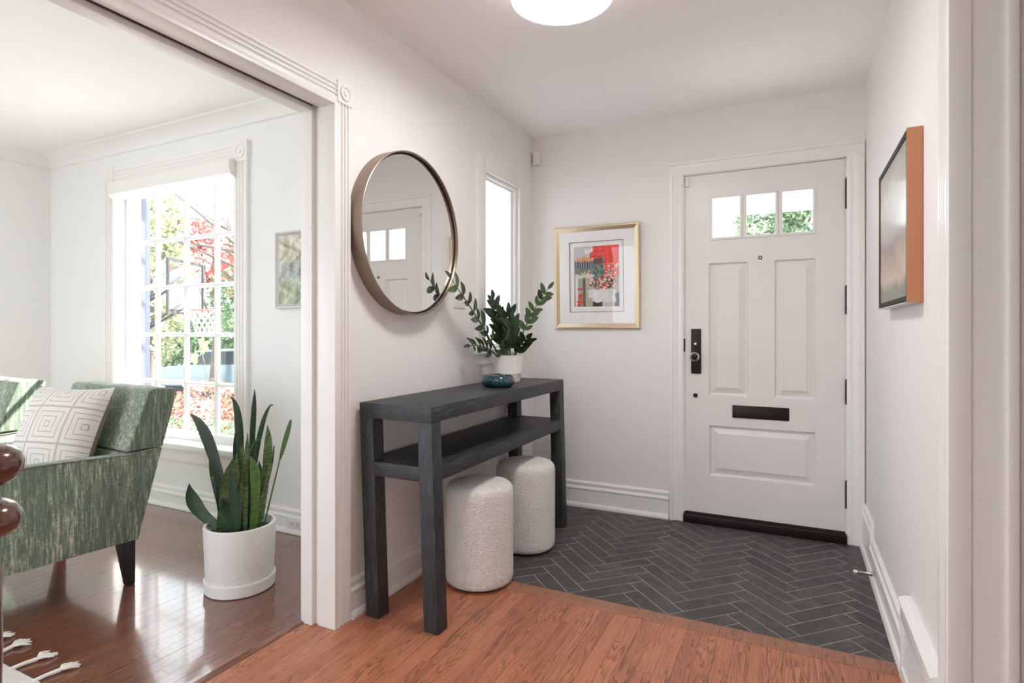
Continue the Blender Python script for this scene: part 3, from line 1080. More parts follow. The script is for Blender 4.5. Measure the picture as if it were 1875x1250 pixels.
ap = 0.062
lean(MB().box(TX0, TX1, TY0, TY1, TZ - ap, TZ)).build('table_top', 'cloth_y', ct, bevel=0.003)
lg = 0.066
for ax in (TX0, TX1 - lg):
    for ay in (TY0, TY1 - lg):
        lean(MB().box(ax, ax + lg, ay, ay + lg, 0.0, TZ - ap)).build('leg', 'cloth_z', ct, bevel=0.003)
lean(MB().box(TX0 + 0.002, TX1 - 0.002, TY0 + lg, TY1 - lg, 0.574, 0.632)).build('shelf', 'cloth_y', ct, bevel=0.003)
for ay in (TY0 + 0.001, TY1 - lg + 0.001):
    lean(MB().box(TX0 + lg, TX1 - lg, ay, ay + lg - 0.002, 0.574, 0.632)).build('side_rail', 'cloth_x', ct, bevel=0.003)

# ---- boucle poufs
def pouf(label, loc):
    p = thing('pouf', label, 'pouf', loc, random.uniform(0, 6), 'cream poufs under the console table')
    r, h = 0.157, 0.462
    prof = [(0.0, 0.012), (r - 0.015, 0.012), (r - 0.004, 0.020), (r, 0.035)]
    prof += [(r, 0.035 + (h - 0.075) * k / 14) for k in range(1, 15)]
    prof += [(r - 0.04 * (1 - math.cos(R(a))) , h - 0.040 + 0.040 * math.sin(R(a))) for a in (20, 40, 60, 80)]
    top = [(0.10, h + 0.003), (0.05, h + 0.006), (0.0, h + 0.007)]
    MB().lathe(prof[:-1] + [prof[-1]] + top, 72).build('upholstery', 'boucle', p, smooth=80)
    MB().lathe([(0, 0), (r - 0.03, 0), (r - 0.03, 0.014), (0, 0.014)], 40).build('base', 'black_wood', p)
    return p


pouf('cream boucle pouf standing on the oak floor, the nearer of two', (-1.305, 2.315, 0.0))
pouf('cream boucle pouf standing on the dark tiles, the farther of two', (-1.288, 2.79, 0.0))

# ---- round mirror
rm = thing('round_mirror', 'large round wall mirror with a deep brushed bronze rim', 'mirror', (XL, 2.146, 1.598))
def lathe_x(prof, segs=72):
    m = MB().lathe(prof, segs)
    m.v = [(p[2], p[0], p[1]) for p in m.v]
    return m


mr = 0.368
lathe_x([(mr - 0.006, 0.001), (mr, 0.001), (mr, 0.068), (mr - 0.003, 0.0695), (mr - 0.006, 0.068), (mr - 0.006, 0.001)], 96).build('rim', 'mirror_rim', rm, smooth=30)
lathe_x([(mr - 0.006, 0.040), (mr - 0.012, 0.040), (mr - 0.012, 0.053), (mr - 0.006, 0.053)], 96).build('inner_lip', 'blackmetal', rm, smooth=30)
lathe_x([(0, 0.050), (mr - 0.014, 0.050), (mr - 0.014, 0.0502)], 96).build('mirror_glass', 'mirror', rm)

# ---- framed flower print on the door wall
fp = thing('framed_print', 'gold-framed print of red flowers in a white vase beside the front door', 'picture', (-1.148, YD, 1.507))
fw, fh = 0.572, 0.668
fp.location.y = YD - 0.012
fp.rotation_euler = (R(2.0), 0, 0)
inw = 0.034


def frame_bars(parent, w, h, bw, depth, mat, prof=None, fn=lambda a, d, z: (a, -d, z)):
    """mitred frame of four bars; prof: (across from outer edge, out)"""
    prof = prof or [(0, 0), (0, depth * 0.85), (0.004, depth), (bw * 0.35, depth), (bw, depth * 0.55), (bw, 0)]
    for k in range(4):
        W2, H2 = (w / 2, h / 2) if k % 2 == 0 else (h / 2, w / 2)
        v, f = [], []
        n = len(prof)
        for sgn in (-1, 1):
            for a, d in prof:
                u, q = sgn * (W2 - a), H2 - a
                if k == 0: P = (u, q)
                elif k == 1: P = (q, -u)
                elif k == 2: P = (-u, -q)
                else: P = (-q, u)
                v.append(fn(P[0], d, P[1]))
        f = [tuple(range(n)), tuple(range(2 * n - 1, n - 1, -1))] + [(i, n + i, n + (i + 1) % n, (i + 1) % n) for i in range(n)]
        MB().add(v, f).build('frame_bar', mat, parent)


frame_bars(fp, fw, fh, inw, 0.024, 'gold')
MB().box(-fw / 2 + 0.02, fw / 2 - 0.02, -0.006, -0.002, -fh / 2 + 0.02, fh / 2 - 0.02).build('backing', 'mat_board', fp)
mw, mh = 0.365, 0.460
plate(-fw / 2 + 0.03, fw / 2 - 0.03, -fh / 2 + 0.03, fh / 2 - 0.03, [(-mw / 2, mw / 2, -mh / 2 + 0.004, mh / 2 + 0.004)], fy, -0.012, -0.0085).build('mat', 'mat_board', fp)
frame_bars_dark = plate(-mw / 2, mw / 2, -mh / 2 + 0.004, mh / 2 + 0.004, [(-mw / 2 + 0.0025, mw / 2 - 0.0025, -mh / 2 + 0.0065, mh / 2 + 0.0015)], fy, -0.0125, -0.009)
frame_bars_dark.build('mat_bevel', 'hinge', fp)
nrng = random.Random(4)
ph_ = [nrng.uniform(0, 6.28) for _ in range(12)]


def fbm(u, v):
    s, a = 0, 0.5
    for k in range(5):
        fq = 3.1 * 1.9 ** k
        s += a * math.sin(u * fq * 1.3 + ph_[k] + 1.7 * math.sin(v * fq * 0.8 + ph_[k + 5])) * math.cos(v * fq + ph_[k + 3] + u * fq * 0.4)
        a *= 0.6
    return s


def lerp3(a, b, t):
    t = max(0, min(1, t))
    return tuple(x + (y - x) * t for x, y in zip(a, b))


prng = random.Random(21)
dabs = []
for _ in range(150):
    a, rr = prng.uniform(0, 6.28), math.sqrt(prng.random())
    dabs.append((0.64 + 0.30 * rr * math.cos(a), 0.60 + 0.13 * rr * math.sin(a), prng.uniform(0.012, 0.028), prng.choice([(0.75, 0.08, 0.05), (0.80, 0.22, 0.16), (0.85, 0.62, 0.45), (0.03, 0.04, 0.04), (0.82, 0.74, 0.60), (0.05, 0.06, 0.05), (0.55, 0.05, 0.04)])))
for _ in range(60):
    dabs.append((prng.uniform(0.68, 0.98), prng.uniform(0.30, 0.52), prng.uniform(0.010, 0.022), prng.choice([(0.30, 0.28, 0.30), (0.55, 0.50, 0.50), (0.80, 0.45, 0.36), (0.80, 0.75, 0.68), (0.12, 0.11, 0.13)])))
for _ in range(40):
    dabs.append((prng.uniform(0.42, 0.70), prng.uniform(0.32, 0.52), prng.uniform(0.015, 0.03), prng.choice([(0.02, 0.08, 0.06), (0.03, 0.14, 0.10), (0.01, 0.03, 0.03), (0.06, 0.20, 0.15)])))
for _ in range(16):
    dabs.append((prng.uniform(0.18, 0.36), prng.uniform(0.38, 0.48), prng.uniform(0.012, 0.03), prng.choice([(0.72, 0.42, 0.22), (0.55, 0.55, 0.35), (0.85, 0.70, 0.50), (0.18, 0.22, 0.14)])))
for _ in range(9):
    dabs.append((prng.uniform(0.10, 0.20), prng.uniform(0.68, 0.98), prng.uniform(0.02, 0.04), (0.62, 0.03, 0.03)))


def flower_paint(u, v):
    wob = 0.012 * math.sin(v * 40 + 3 * math.sin(u * 17))
    for (x, y, r, c) in reversed(dabs):
        if (u - x) ** 2 + (1.4 * (v - y)) ** 2 < r * r:
            return c
    uu, vv = u + wob, v + 0.01 * math.sin(u * 33)
    if 0.32 < uu < 0.92 and 0.72 < vv < 0.93 - 0.10 * max(0, 0.5 - uu) and not (uu < 0.40 and vv > 0.85):
        k = 0.72 + 0.10 * fbm(u * 5, v * 5)
        return (k, k * 0.98, k * 0.97)
    if vv > 0.90 and 0.42 < u < 0.63:
        return (0.05, 0.05, 0.05)
    if u > 0.90 and vv > 0.78:
        return (0.10, 0.09, 0.10)
    if u > 0.62 and vv > 0.90:
        return (0.55, 0.54, 0.54)
    if u > 0.62 and vv > 0.52:
        return (0.42, 0.38, 0.36)
    if (0.43 < u and vv < 0.10) or (0.36 < u and 0.10 <= vv < 0.20) or (0.68 < uu and vv < 0.52):
        if u < 0.72 and (abs((u * 7.5 + 0.3 * int(v * 13)) % 1.0 - 0.5) > 0.46 or abs((v * 12) % 1.0) < 0.08):
            return (0.16, 0.03, 0.03)
        return (0.80, 0.055, 0.04)
    if 0.07 < u < 0.44 and 0.18 < vv < 0.245:
        return (0.72, 0.30, 0.14)
    if 0.24 < u < 0.46 and 0.04 < vv < 0.12:
        return (0.72, 0.71, 0.69)
    if u < 0.45 and vv < 0.245:
        return (0.52, 0.50, 0.49)
    if 0.43 < u < 0.64 and 0.19 < vv < 0.30:
        return (0.10, 0.05, 0.05)
    if 0.03 < u < 0.66 and vv < 0.52:
        s = (u * 19) % 1.0
        if vv < 0.36 and u < 0.48:
            return (0.26, 0.29, 0.32) if s < 0.45 else ((0.10, 0.14, 0.22) if s < 0.6 else (0.05, 0.05, 0.06))
        if vv > 0.46 and u < 0.5:
            return (0.62, 0.58, 0.55)
        return (0.20, 0.19, 0.18)
    if 0.20 < u < 0.43 and vv > 0.54:
        return (0.44, 0.39, 0.30) if u > 0.26 else (0.12, 0.10, 0.08)
    if 0.03 < u < 0.09:
        return (0.70, 0.68, 0.66)
    if vv > 0.78 and u < 0.2:
        return (0.45, 0.17, 0.08)
    return (0.34, 0.32, 0.30)


pr_w, pr_h = 0.304, 0.392
colour_grid('print_sheet', pr_w, pr_h, 100, 130, flower_paint, 'print', fp, lambda a, b: (a, -0.0075, b + 0.006))
plate(-fw / 2 + 0.03, fw / 2 - 0.03, -fh / 2 + 0.03, fh / 2 - 0.03, [], fy, -0.0150, -0.0140).build('glass', 'picture_glass', fp)

# ---- canvas in a float frame on the right wall
cp = thing('canvas_painting', 'landscape canvas in a deep copper-sided float frame on the right wall', 'painting', (XR, 2.396, 1.508))
ph, pw, pd = 0.530, 0.632, 0.042                # height, width along Y, depth
toR = lambda a, d, z: (-d, a, z)
for k in range(4):
    if k < 2:
        y = -pw / 2 if k == 0 else pw / 2 - 0.005
        MB().box(-pd, -0.001, y, y + 0.007, -ph / 2, ph / 2).build('frame_side', 'copper_wood', cp, bevel=0.0008)
    else:
        z = -ph / 2 if k == 2 else ph / 2 - 0.004
        MB().box(-pd, -0.001, -pw / 2 + 0.007, pw / 2 - 0.005, z, z + 0.004).build('frame_side', 'silver_frame', cp, bevel=0.0008)
MB().box(-0.012, -0.001, -pw / 2 + 0.007, pw / 2 - 0.007, -ph / 2 + 0.007, ph / 2 - 0.007).build('backing', 'dark_slot', cp)
for y0, y1, z0, z1 in ((-pw / 2 + 0.007, -pw / 2 + 0.022, -ph / 2 + 0.007, ph / 2 - 0.007), (pw / 2 - 0.022, pw / 2 - 0.007, -ph / 2 + 0.007, ph / 2 - 0.007),
                       (-pw / 2 + 0.022, pw / 2 - 0.022, -ph / 2 + 0.007, -ph / 2 + 0.022), (-pw / 2 + 0.022, pw / 2 - 0.022, ph / 2 - 0.022, ph / 2 - 0.004)):
    MB().box(-pd + 0.001, -0.012, y0, y1, z0, z1).build('black_liner', 'dark_slot', cp)
MB().box(-pd + 0.004, -0.012, -pw / 2 + 0.022, pw / 2 - 0.022, -ph / 2 + 0.022, ph / 2 - 0.022).build('canvas', 'mat_board', cp)
def land_paint(u, v):
    n = fbm(u * 2, v * 2)
    w = v + 0.05 * n
    stops = [(0.0, (0.33, 0.31, 0.27)), (0.25, (0.46, 0.44, 0.40)), (0.50, (0.40, 0.38, 0.36)), (0.60, (0.26, 0.20, 0.16)), (0.72, (0.44, 0.32, 0.24)), (0.84, (0.56, 0.42, 0.32)), (0.92, (0.17, 0.17, 0.13)), (1.0, (0.14, 0.14, 0.11))]
    for (a, ca), (b, cb) in zip(stops, stops[1:]):
        if w <= b:
            c = lerp3(ca, cb, (w - a) / (b - a))
            break
    else:
        c = stops[-1][1]
    return tuple(x * (1 + 0.14 * n) for x in c)


colour_grid('paint_layer', pw - 0.044, ph - 0.044, 90, 80, land_paint, 'oil', cp, lambda a, b: (-pd + 0.0036, a, b))

# ---- small painting on the living room window wall
lp_ = thing('small_painting', 'small silver-framed garden painting on the living room window wall', 'painting', (-2.45, YW, 1.508))
sw, sh = 0.50, 0.44
frame_bars(lp_, sw, sh, 0.022, 0.03, 'silver_frame')


def garden_paint(u, v):
    n = fbm(u * 4 + 2, v * 4)
    m = fbm(u * 9, v * 9 + 1)
    base = lerp3((0.62, 0.60, 0.50), (0.40, 0.46, 0.34), v * 1.2)
    if 0.40 < v < 0.62:
        base = lerp3(base, (0.36, 0.40, 0.46), 0.6)
    return tuple(max(0.03, x * (1 + 0.55 * n + 0.35 * m)) for x in base)


MB().box(-sw / 2 + 0.018, sw / 2 - 0.018, -0.016, -0.002, -sh / 2 + 0.018, sh / 2 - 0.018).build('panel', 'mat_board', lp_)
colour_grid('paint_layer', sw - 0.04, sh - 0.04, 90, 80, garden_paint, 'impasto', lp_, lambda a, b: (a, -0.0165, b))

# ---- motion sensor in the corner
sn = thing('motion_sensor', 'small white motion sensor high in the corner by the ceiling', 'sensor', (-1.572, YD - 0.001, 2.335))
MB().box(-0.022, 0.022, -0.006, 0, -0.045, 0.045).build('mount_plate', 'white_plastic', sn, bevel=0.003)
prof = [(-0.026, -0.006), (-0.026, -0.026), (-0.016, -0.040), (0.016, -0.040), (0.026, -0.026), (0.026, -0.006)]
MB().prism(prof, lambda p, q, t: (p, q, t), -0.048, 0.048).build('housing', 'white_plastic', sn, bevel=0.005)
MB().box(-0.013, 0.013, -0.043, -0.038, -0.034, 0.010).build('lens', 'white_plastic', sn, bevel=0.002)

# ---- light switch on the left wall
sp = thing('light_switch', 'double white toggle switch plate between the mirror and side window', 'switch', (XL, 2.632, 1.338))
MB().box(0, 0.006, -0.058, 0.058, -0.058, 0.058).build('plate', 'white_plastic', sp, bevel=0.0025)
for y in (-0.023, 0.023):
    MB().prism([(0.005, -0.012), (0.009, -0.012), (0.020, 0.008), (0.017, 0.014), (0.005, 0.010)], lambda p, q, t: (p, t + y, q), -0.0055, 0.0055).build('toggle', 'white_plastic', sp)
    for z in (-0.03, 0.03):
        lathe_pts = MB().lathe([(0.003, 0.006), (0.003, 0.0072), (0, 0.0074)], 10)
        lathe_pts.v = [(p[2], p[0] + y, p[1] + z) for p in lathe_pts.v]
        lathe_pts.build('screw', 'chrome', sp)

# ---- outlet on the living room baseboard
ol = thing('wall_outlet', 'white double outlet on the living room baseboard', 'outlet', (-2.545, YW - 0.0175, 0.058))
MB().box(-0.058, 0.058, -0.006, 0, -0.036, 0.036).build('plate', 'white_plastic', ol, bevel=0.0025)
for x in (-0.024, 0.024):
    rc = MB().box(x - 0.016, x + 0.016, -0.009, -0.005, -0.018, 0.018).build('receptacle', 'white_plastic', ol, bevel=0.003)
    for dz in (-0.007, 0.007):
        MB().box(x - 0.006, x + 0.004, -0.0096, -0.0088, dz - 0.0016, dz + 0.0016).build('slot', 'dark_slot', rc)
    g = MB().lathe([(0.0028, 0.0088), (0.0028, 0.0096), (0, 0.0096)], 10)
    g.v = [(p[0] + x + 0.010, -p[2], p[1]) for p in g.v]
    g.build('ground_hole', 'dark_slot', rc)

# ---- register on the right baseboard
vr = thing('wall_register', 'white wall register with a perforated grille at the foot of the right wall', 'register', (XR, 2.04, 0))
rl = 0.25
MB().prism([(0, 0.255), (0.030, 0.255), (0.036, 0.258), (0.036, 0.266), (0.026, 0.272), (0.012, 0.276), (0.0, 0.276)], lambda p, q, t: (-p, t, q), -rl, rl).build('top_moulding', 'trim', vr)
for y0, y1, z0, z1 in ((-rl, rl, 0.200, 0.255), (-rl, rl, 0.0, 0.040), (-rl, -rl + 0.022, 0.040, 0.200), (rl - 0.012, rl, 0.040, 0.200)):
    MB().box(-0.030, 0, y0, y1, z0, z1).build('frame_bar', 'trim', vr, bevel=0.002)
MB().box(-0.0195, 0, -rl + 0.02, rl - 0.012, 0.04, 0.20).build('duct', 'dark_slot', vr)
gr = MB()
y = -rl + 0.022
while y < rl - 0.014:
    gr.box(-0.0215, -0.0200, y, y + 0.0040, 0.040, 0.200)
    y += 0.0160
z = 0.040
while z < 0.2:
    gr.box(-0.0218, -0.0200, -rl + 0.022, rl - 0.012, z, z + 0.0036)
    z += 0.0092
g = gr.build('grille', 'trim', vr)
g['kind'] = 'stuff'

# ---- door stop on the right baseboard
ds = thing('door_stop', 'small metal rod door stop screwed to the right baseboard', 'door stop', (XR - 0.018, 3.03, 0.062))
m = MB().lathe([(0, 0), (0.012, 0), (0.013, 0.004), (0.007, 0.03), (0.004, 0.045), (0.004, 0.072), (0, 0.072)], 16)
m.v = [(-p[2], p[0], p[1]) for p in m.v]
m.build('rod', 'chrome', ds, smooth=40)
m = MB().lathe([(0, 0.070), (0.007, 0.070), (0.0075, 0.082), (0.005, 0.086), (0, 0.086)], 14)
m.v = [(-p[2], p[0], p[1]) for p in m.v]
m.build('tip', 'white_plastic', ds, smooth=40)

# ---- ceiling lamp
MAT['lamp_shade'] = emit_mat('lit fabric shade', (1.0, 0.988, 0.975), LAMP * 0.05)
MAT['lamp'] = emit_mat('lit lamp diffuser', (1.0, 0.988, 0.975), LAMP)


def ceiling_lamp(label, loc):
    cl = thing('ceiling_lamp', label, 'lamp', loc)
    MB().lathe([(0, 0), (0.07, 0), (0.07, -0.03), (0, -0.03)], 32).build('canopy', 'white_plastic', cl, smooth=40)
    MB().lathe([(0.181, -0.030), (0.184, -0.030), (0.184, -0.120), (0.179, -0.120), (0.179, -0.036), (0.0, -0.036), (0.0, -0.030), (0.181, -0.030)], 64).build('drum_shade', 'lamp_shade', cl, smooth=40)
    MB().lathe([(0.179, -0.116), (0.12, -0.119), (0.06, -0.1205), (0, -0.121)], 64).build('diffuser', 'lamp', cl, smooth=60)


ceiling_lamp('flush drum ceiling lamp with a glowing white diffuser', (-0.750, 1.937, HC))
ceiling_lamp('unseen drum lamp added as fill light behind the camera', (-0.750, -0.75, HC))  # unseen lamp added to fill the hall from behind the camera

# ---- zz plant on the console table
def leaf_mesh(l, w, fold=0.25, droop=0.25, n=6):
    """pointed oval leaf along +X, upper side +Z"""
    v, f = [], []
    for i in range(n + 1):
        t = i / n
        hw = w / 2 * (math.sin(math.pi * min(1, t * 0.96 + 0.02)) ** 0.7) * (1.05 - 0.15 * t)
        z = -droop * l * t * t
        v += [(t * l, -hw, z + fold * hw), (t * l, 0, z), (t * l, hw, z + fold * hw)]
    for i in range(n):
        a = 3 * i
        f += [(a, a + 3, a + 4, a + 1), (a + 1, a + 4, a + 5, a + 2)]
    me = MB().add(v, f).mesh('leaf', smooth=70)
    return me


def bez(pts, t):
    p = [Vector(q) for q in pts]
    while len(p) > 1:
        p = [a.lerp(b, t) for a, b in zip(p, p[1:])]
    return p[0]


zrng = random.Random(9)
zz = thing('zz_plant', 'leafy zz plant in a white pot on the console table', 'plant', (-1.462, 2.925, 0.867))
MB().lathe([(0, 0), (0.066, 0), (0.070, 0.004), (0.0765, 0.050), (0.0775, 0.052), (0.0765, 0.054), (0.0895, 0.150), (0.0895, 0.154), (0.084, 0.154), (0.080, 0.130), (0, 0.130)], 48).build('pot', 'white_pot', zz, smooth=35)
MB().lathe([(0, 0.126), (0.079, 0.134), (0.0, 0.139)], 24).build('soil', 'soil', zz)
zz_leaves = [leaf_mesh(0.078, 0.040, 0.3, 0.15), leaf_mesh(0.092, 0.042, 0.2, 0.3), leaf_mesh(0.068, 0.036, 0.35, 0.1)]
zz_light = [leaf_mesh(0.072, 0.036, 0.3, 0.15), leaf_mesh(0.080, 0.036, 0.2, 0.25)]
for me in zz_leaves:
    me.materials.append(MAT['zz_leaf'])
for me in zz_light:
    me.materials.append(MAT['zz_leaf_light'])
# stems: base, control points, tip relative to the pot's foot; leaf pairs, first t, light share, leaf scale
zstems = [
    ([(-0.01, -0.06, 0.12), (-0.015, -0.20, 0.27), (-0.025, -0.36, 0.40), (-0.035, -0.55, 0.545)], 8, 0.26, 0.35, 0.95),
    ([(0.02, 0.02, 0.12), (0.06, 0.03, 0.25), (0.13, 0.05, 0.42), (0.21, 0.09, 0.53)], 7, 0.42, 0.8, 0.9),
    ([(-0.01, -0.02, 0.12), (-0.03, -0.02, 0.25), (-0.05, -0.03, 0.35), (-0.065, -0.06, 0.47)], 9, 0.25, 0.0, 1.0),
    ([(-0.02, -0.05, 0.12), (-0.03, -0.14, 0.20), (-0.035, -0.26, 0.22), (-0.035, -0.37, 0.215)], 6, 0.35, 0.0, 0.85),
    ([(0.03, 0.0, 0.12), (0.06, -0.01, 0.17), (0.09, -0.02, 0.22), (0.13, -0.03, 0.25)], 4, 0.35, 0.1, 1.0),
    ([(0.0, 0.0, 0.12), (-0.005, 0.0, 0.22), (-0.015, 0.0, 0.32), (0.0, -0.01, 0.39)], 8, 0.25, 0.0, 1.05),
    ([(0.01, -0.03, 0.12), (0.01, -0.06, 0.18), (0.02, -0.09, 0.23), (0.035, -0.12, 0.25)], 5, 0.25, 0.05, 0.95),
    ([(0.0, 0.03, 0.12), (-0.01, 0.05, 0.20), (-0.03, 0.06, 0.28), (-0.05, 0.06, 0.34)], 6, 0.3, 0.0, 0.95),
    ([(0.02, -0.02, 0.12), (0.03, -0.03, 0.2), (0.035, -0.04, 0.28), (0.045, -0.05, 0.34)], 6, 0.3, 0.0, 0.9),
]
for pts, pairs, t0, light, ls in zstems:
    path = [bez(pts, k / 14) for k in range(15)]
    st = MB().tube(path, [0.0055 - 0.0035 * k / 14 for k in range(15)], 7).build('stem', 'zz_stem', zz, smooth=60)
    for q in range(pairs + 1):
        t = min(1.0, t0 + (1 - t0) * q / pairs)
        p = bez(pts, t)
        tan = (bez(pts, min(1, t + 0.02)) - bez(pts, max(0, t - 0.02))).normalized()
        side = tan.cross(Vector((0.85, -0.55, 0.40)))
        side.normalize()
        nrm = side.cross(tan).normalized()
        for s in ((-1, 1) if q < pairs else (0,)):
            a = R(zrng.uniform(30, 58)) * s
            d = (tan * math.cos(a) + side * math.sin(a) + nrm * zrng.uniform(0.05, 0.35)).normalized()
            nz = (nrm - d * nrm.dot(d)).normalized()
            yv = nz.cross(d)
            mt = Matrix((d, yv, nz)).transposed().to_4x4()
            me = zrng.choice(zz_light if zrng.random() < light else zz_leaves)
            lf = place('leaf', me, None, st)
            sc = ls * zrng.uniform(0.8, 1.1) * (0.75 if q == pairs else 1.0)
            mt = Matrix.Translation(p) @ mt @ Matrix.Diagonal((sc, sc, sc, 1))
            tip = mt @ Vector((0.07, 0, 0))
            for _ in range(8):                      # keep the leaves off the wall behind
                if tip.x > -0.128:
                    break
                mt = Matrix.Translation(p) @ Matrix.Rotation(R(14) * (1 if d.y < 0 else -1), 4, 'Z') @ Matrix.Translation(-p) @ mt
                tip = mt @ Vector((0.07, 0, 0))
            lf.matrix_local = mt

# ---- teal glass dish
gd = thing('glass_dish', 'teal bubble-glass dish on the console table in front of the white pot', 'dish', (-1.385, 2.655, 0.8665))
v, f = [], []
ns, nr = 56, 18
for i in range(ns):
    a = 2 * math.pi * i / ns
    lob = 1.0 + 0.06 * math.cos(2 * a + 0.5) - 0.05 * max(0, math.cos(a - 1.2)) ** 6
    for j in range(nr):
        b = 2 * math.pi * j / nr
        rr = (0.057 + 0.031 * math.cos(b)) * lob
        zz_ = 0.033 + 0.033 * math.sin(b) * (1 - 0.35 * max(0, math.cos(a - 1.2)) ** 8 * (math.sin(b) > 0))
        v.append((rr * math.cos(a), rr * math.sin(a), zz_))
for i in range(ns):
    for j in range(nr):
        f.append((i * nr + j, ((i + 1) % ns) * nr + j, ((i + 1) % ns) * nr + (j + 1) % nr, i * nr + (j + 1) % nr))
MB().add(v, f).build('glass_ring', 'teal', gd, smooth=80)
MB().lathe([(0, 0.004), (0.034, 0.004), (0.036, 0.010), (0.0, 0.012)], 32, sx=1.0).build('glass_base', 'teal', gd, smooth=60)
bub = MB()
for ring, (b, cnt) in enumerate(((R(-15), 22), (R(20), 22), (R(55), 18))):
    for k in range(cnt):
        a = 2 * math.pi * (k + 0.5 * ring) / cnt
        lob = 1.0 + 0.06 * math.cos(2 * a + 0.5) - 0.05 * max(0, math.cos(a - 1.2)) ** 6
        rr = (0.057 + 0.0315 * math.cos(b)) * lob
        zc = 0.033 + 0.0335 * math.sin(b)
        cx_, cy_ = rr * math.cos(a), rr * math.sin(a)
        e = 0.0021
        bub.add([(cx_ + e, cy_, zc), (cx_ - e, cy_, zc), (cx_, cy_ + e, zc), (cx_, cy_ - e, zc), (cx_, cy_, zc + e), (cx_, cy_, zc - e)],
                [(0, 2, 4), (2, 1, 4), (1, 3, 4), (3, 0, 4), (2, 0, 5), (1, 2, 5), (3, 1, 5), (0, 3, 5)])
MAT['bubble'] = plain('pale glass bubble', (0.25, 0.42, 0.45), 0.1)
o = bub.build('bubbles', 'bubble', gd)
o['kind'] = 'stuff'

# ---- snake plant in the living room
sk = thing('snake_plant', 'tall snake plant in a white concrete pot on the living room floor', 'plant', (-2.256, 1.79, 0.0))
MB().lathe([(0, 0), (0.143, 0), (0.147, 0.004), (0.150, 0.052), (0.147, 0.054), (0.130, 0.052), (0, 0.050)], 64).build('saucer', 'concrete', sk, smooth=35)
MB().lathe([(0, 0.052), (0.139, 0.052), (0.142, 0.060), (0.151, 0.280), (0.151, 0.286), (0.147, 0.289), (0.138, 0.289), (0.134, 0.240), (0, 0.240)], 64).build('pot', 'concrete', sk, smooth=35)
MB().lathe([(0, 0.238), (0.134, 0.250), (0.07, 0.258), (0, 0.262)], 32).build('soil', 'soil', sk)
snake = [
    ((-0.206, -0.102, 0.782), (-0.121, -0.061, 0.625), (-0.040, -0.020, 0.26), 0.058, 'snake_grey', 0.4),
    ((-0.204, -0.105, 0.466), (-0.170, -0.090, 0.355), (-0.055, -0.040, 0.255), 0.064, 'snake_dark', 0.2),
    ((-0.148, -0.040, 0.620), (-0.128, -0.035, 0.476), (-0.070, -0.020, 0.26), 0.038, 'snake_band', 0.3),
    ((-0.077, 0.010, 0.854), (-0.028, 0.015, 0.690), (-0.010, 0.006, 0.26), 0.046, 'snake_dark', 0.5),
    ((-0.070, 0.036, 0.705), (-0.055, 0.030, 0.551), (-0.035, 0.020, 0.26), 0.044, 'snake_dark', 0.1),
    ((0.046, 0.040, 0.890), (0.035, 0.036, 0.690), (0.023, 0.020, 0.26), 0.030, 'snake_dark', 0.3),
    ((0.135, 0.065, 0.819), (0.079, 0.038, 0.690), (0.030, 0.010, 0.26), 0.036, 'snake_dark', 0.6),
    ((0.003, 0.060, 0.707), (0.017, 0.050, 0.551), (0.017, 0.030, 0.26), 0.036, 'snake_dark', 0.0),
    ((0.115, 0.050, 0.732), (0.112, 0.050, 0.560), (0.080, 0.035, 0.26), 0.044, 'snake_band', 0.2),
    ((0.206, 0.100, 0.754), (0.170, 0.080, 0.600), (0.095, 0.045, 0.26), 0.036, 'snake_light', 0.5),
    ((0.027, -0.040, 0.610), (-0.015, -0.050, 0.452), (-0.050, -0.060, 0.25), 0.078, 'snake_band', 0.1),
    ((-0.021, -0.070, 0.415), (0.016, -0.080, 0.340), (0.025, -0.070, 0.25), 0.062, 'snake_dark', 0.3),
    ((0.064, 0.000, 0.596), (0.098, 0.000, 0.476), (0.080, 0.000, 0.26), 0.050, 'snake_light', 0.2),
    ((0.110, 0.020, 0.665), (0.057, 0.000, 0.576), (0.040, 0.000, 0.26), 0.024, 'snake_dark', 0.7),
    ((0.020, -0.010, 0.660), (0.010, -0.015, 0.480), (0.005, -0.020, 0.26), 0.050, 'snake_band', 0.15),
    ((0.050, 0.060, 0.560), (0.055, 0.060, 0.420), (0.050, 0.050, 0.26), 0.050, 'snake_dark', 0.3),
    ((-0.045, 0.030, 0.640), (-0.020, 0.025, 0.500), (-0.015, 0.020, 0.26), 0.030, 'snake_dark', 0.4),
    ((0.150, 0.060, 0.640), (0.120, 0.050, 0.500), (0.070, 0.020, 0.26), 0.028, 'snake_band', 0.6),
    ((0.075, -0.020, 0.700), (0.060, -0.020, 0.540), (0.045, -0.010, 0.26), 0.030, 'snake_band', 0.4),
    ((-0.105, -0.060, 0.500), (-0.075, -0.060, 0.400), (-0.050, -0.050, 0.26), 0.030, 'snake_dark', 0.8),
    ((0.015, -0.060, 0.545), (0.035, -0.065, 0.420), (0.040, -0.055, 0.26), 0.040, 'snake_dark', 0.2),
    ((-0.020, 0.070, 0.520), (-0.030, 0.060, 0.400), (-0.030, 0.050, 0.26), 0.050, 'snake_dark', 0.2),
]
view = Vector((0.78, -0.62, 0.0))
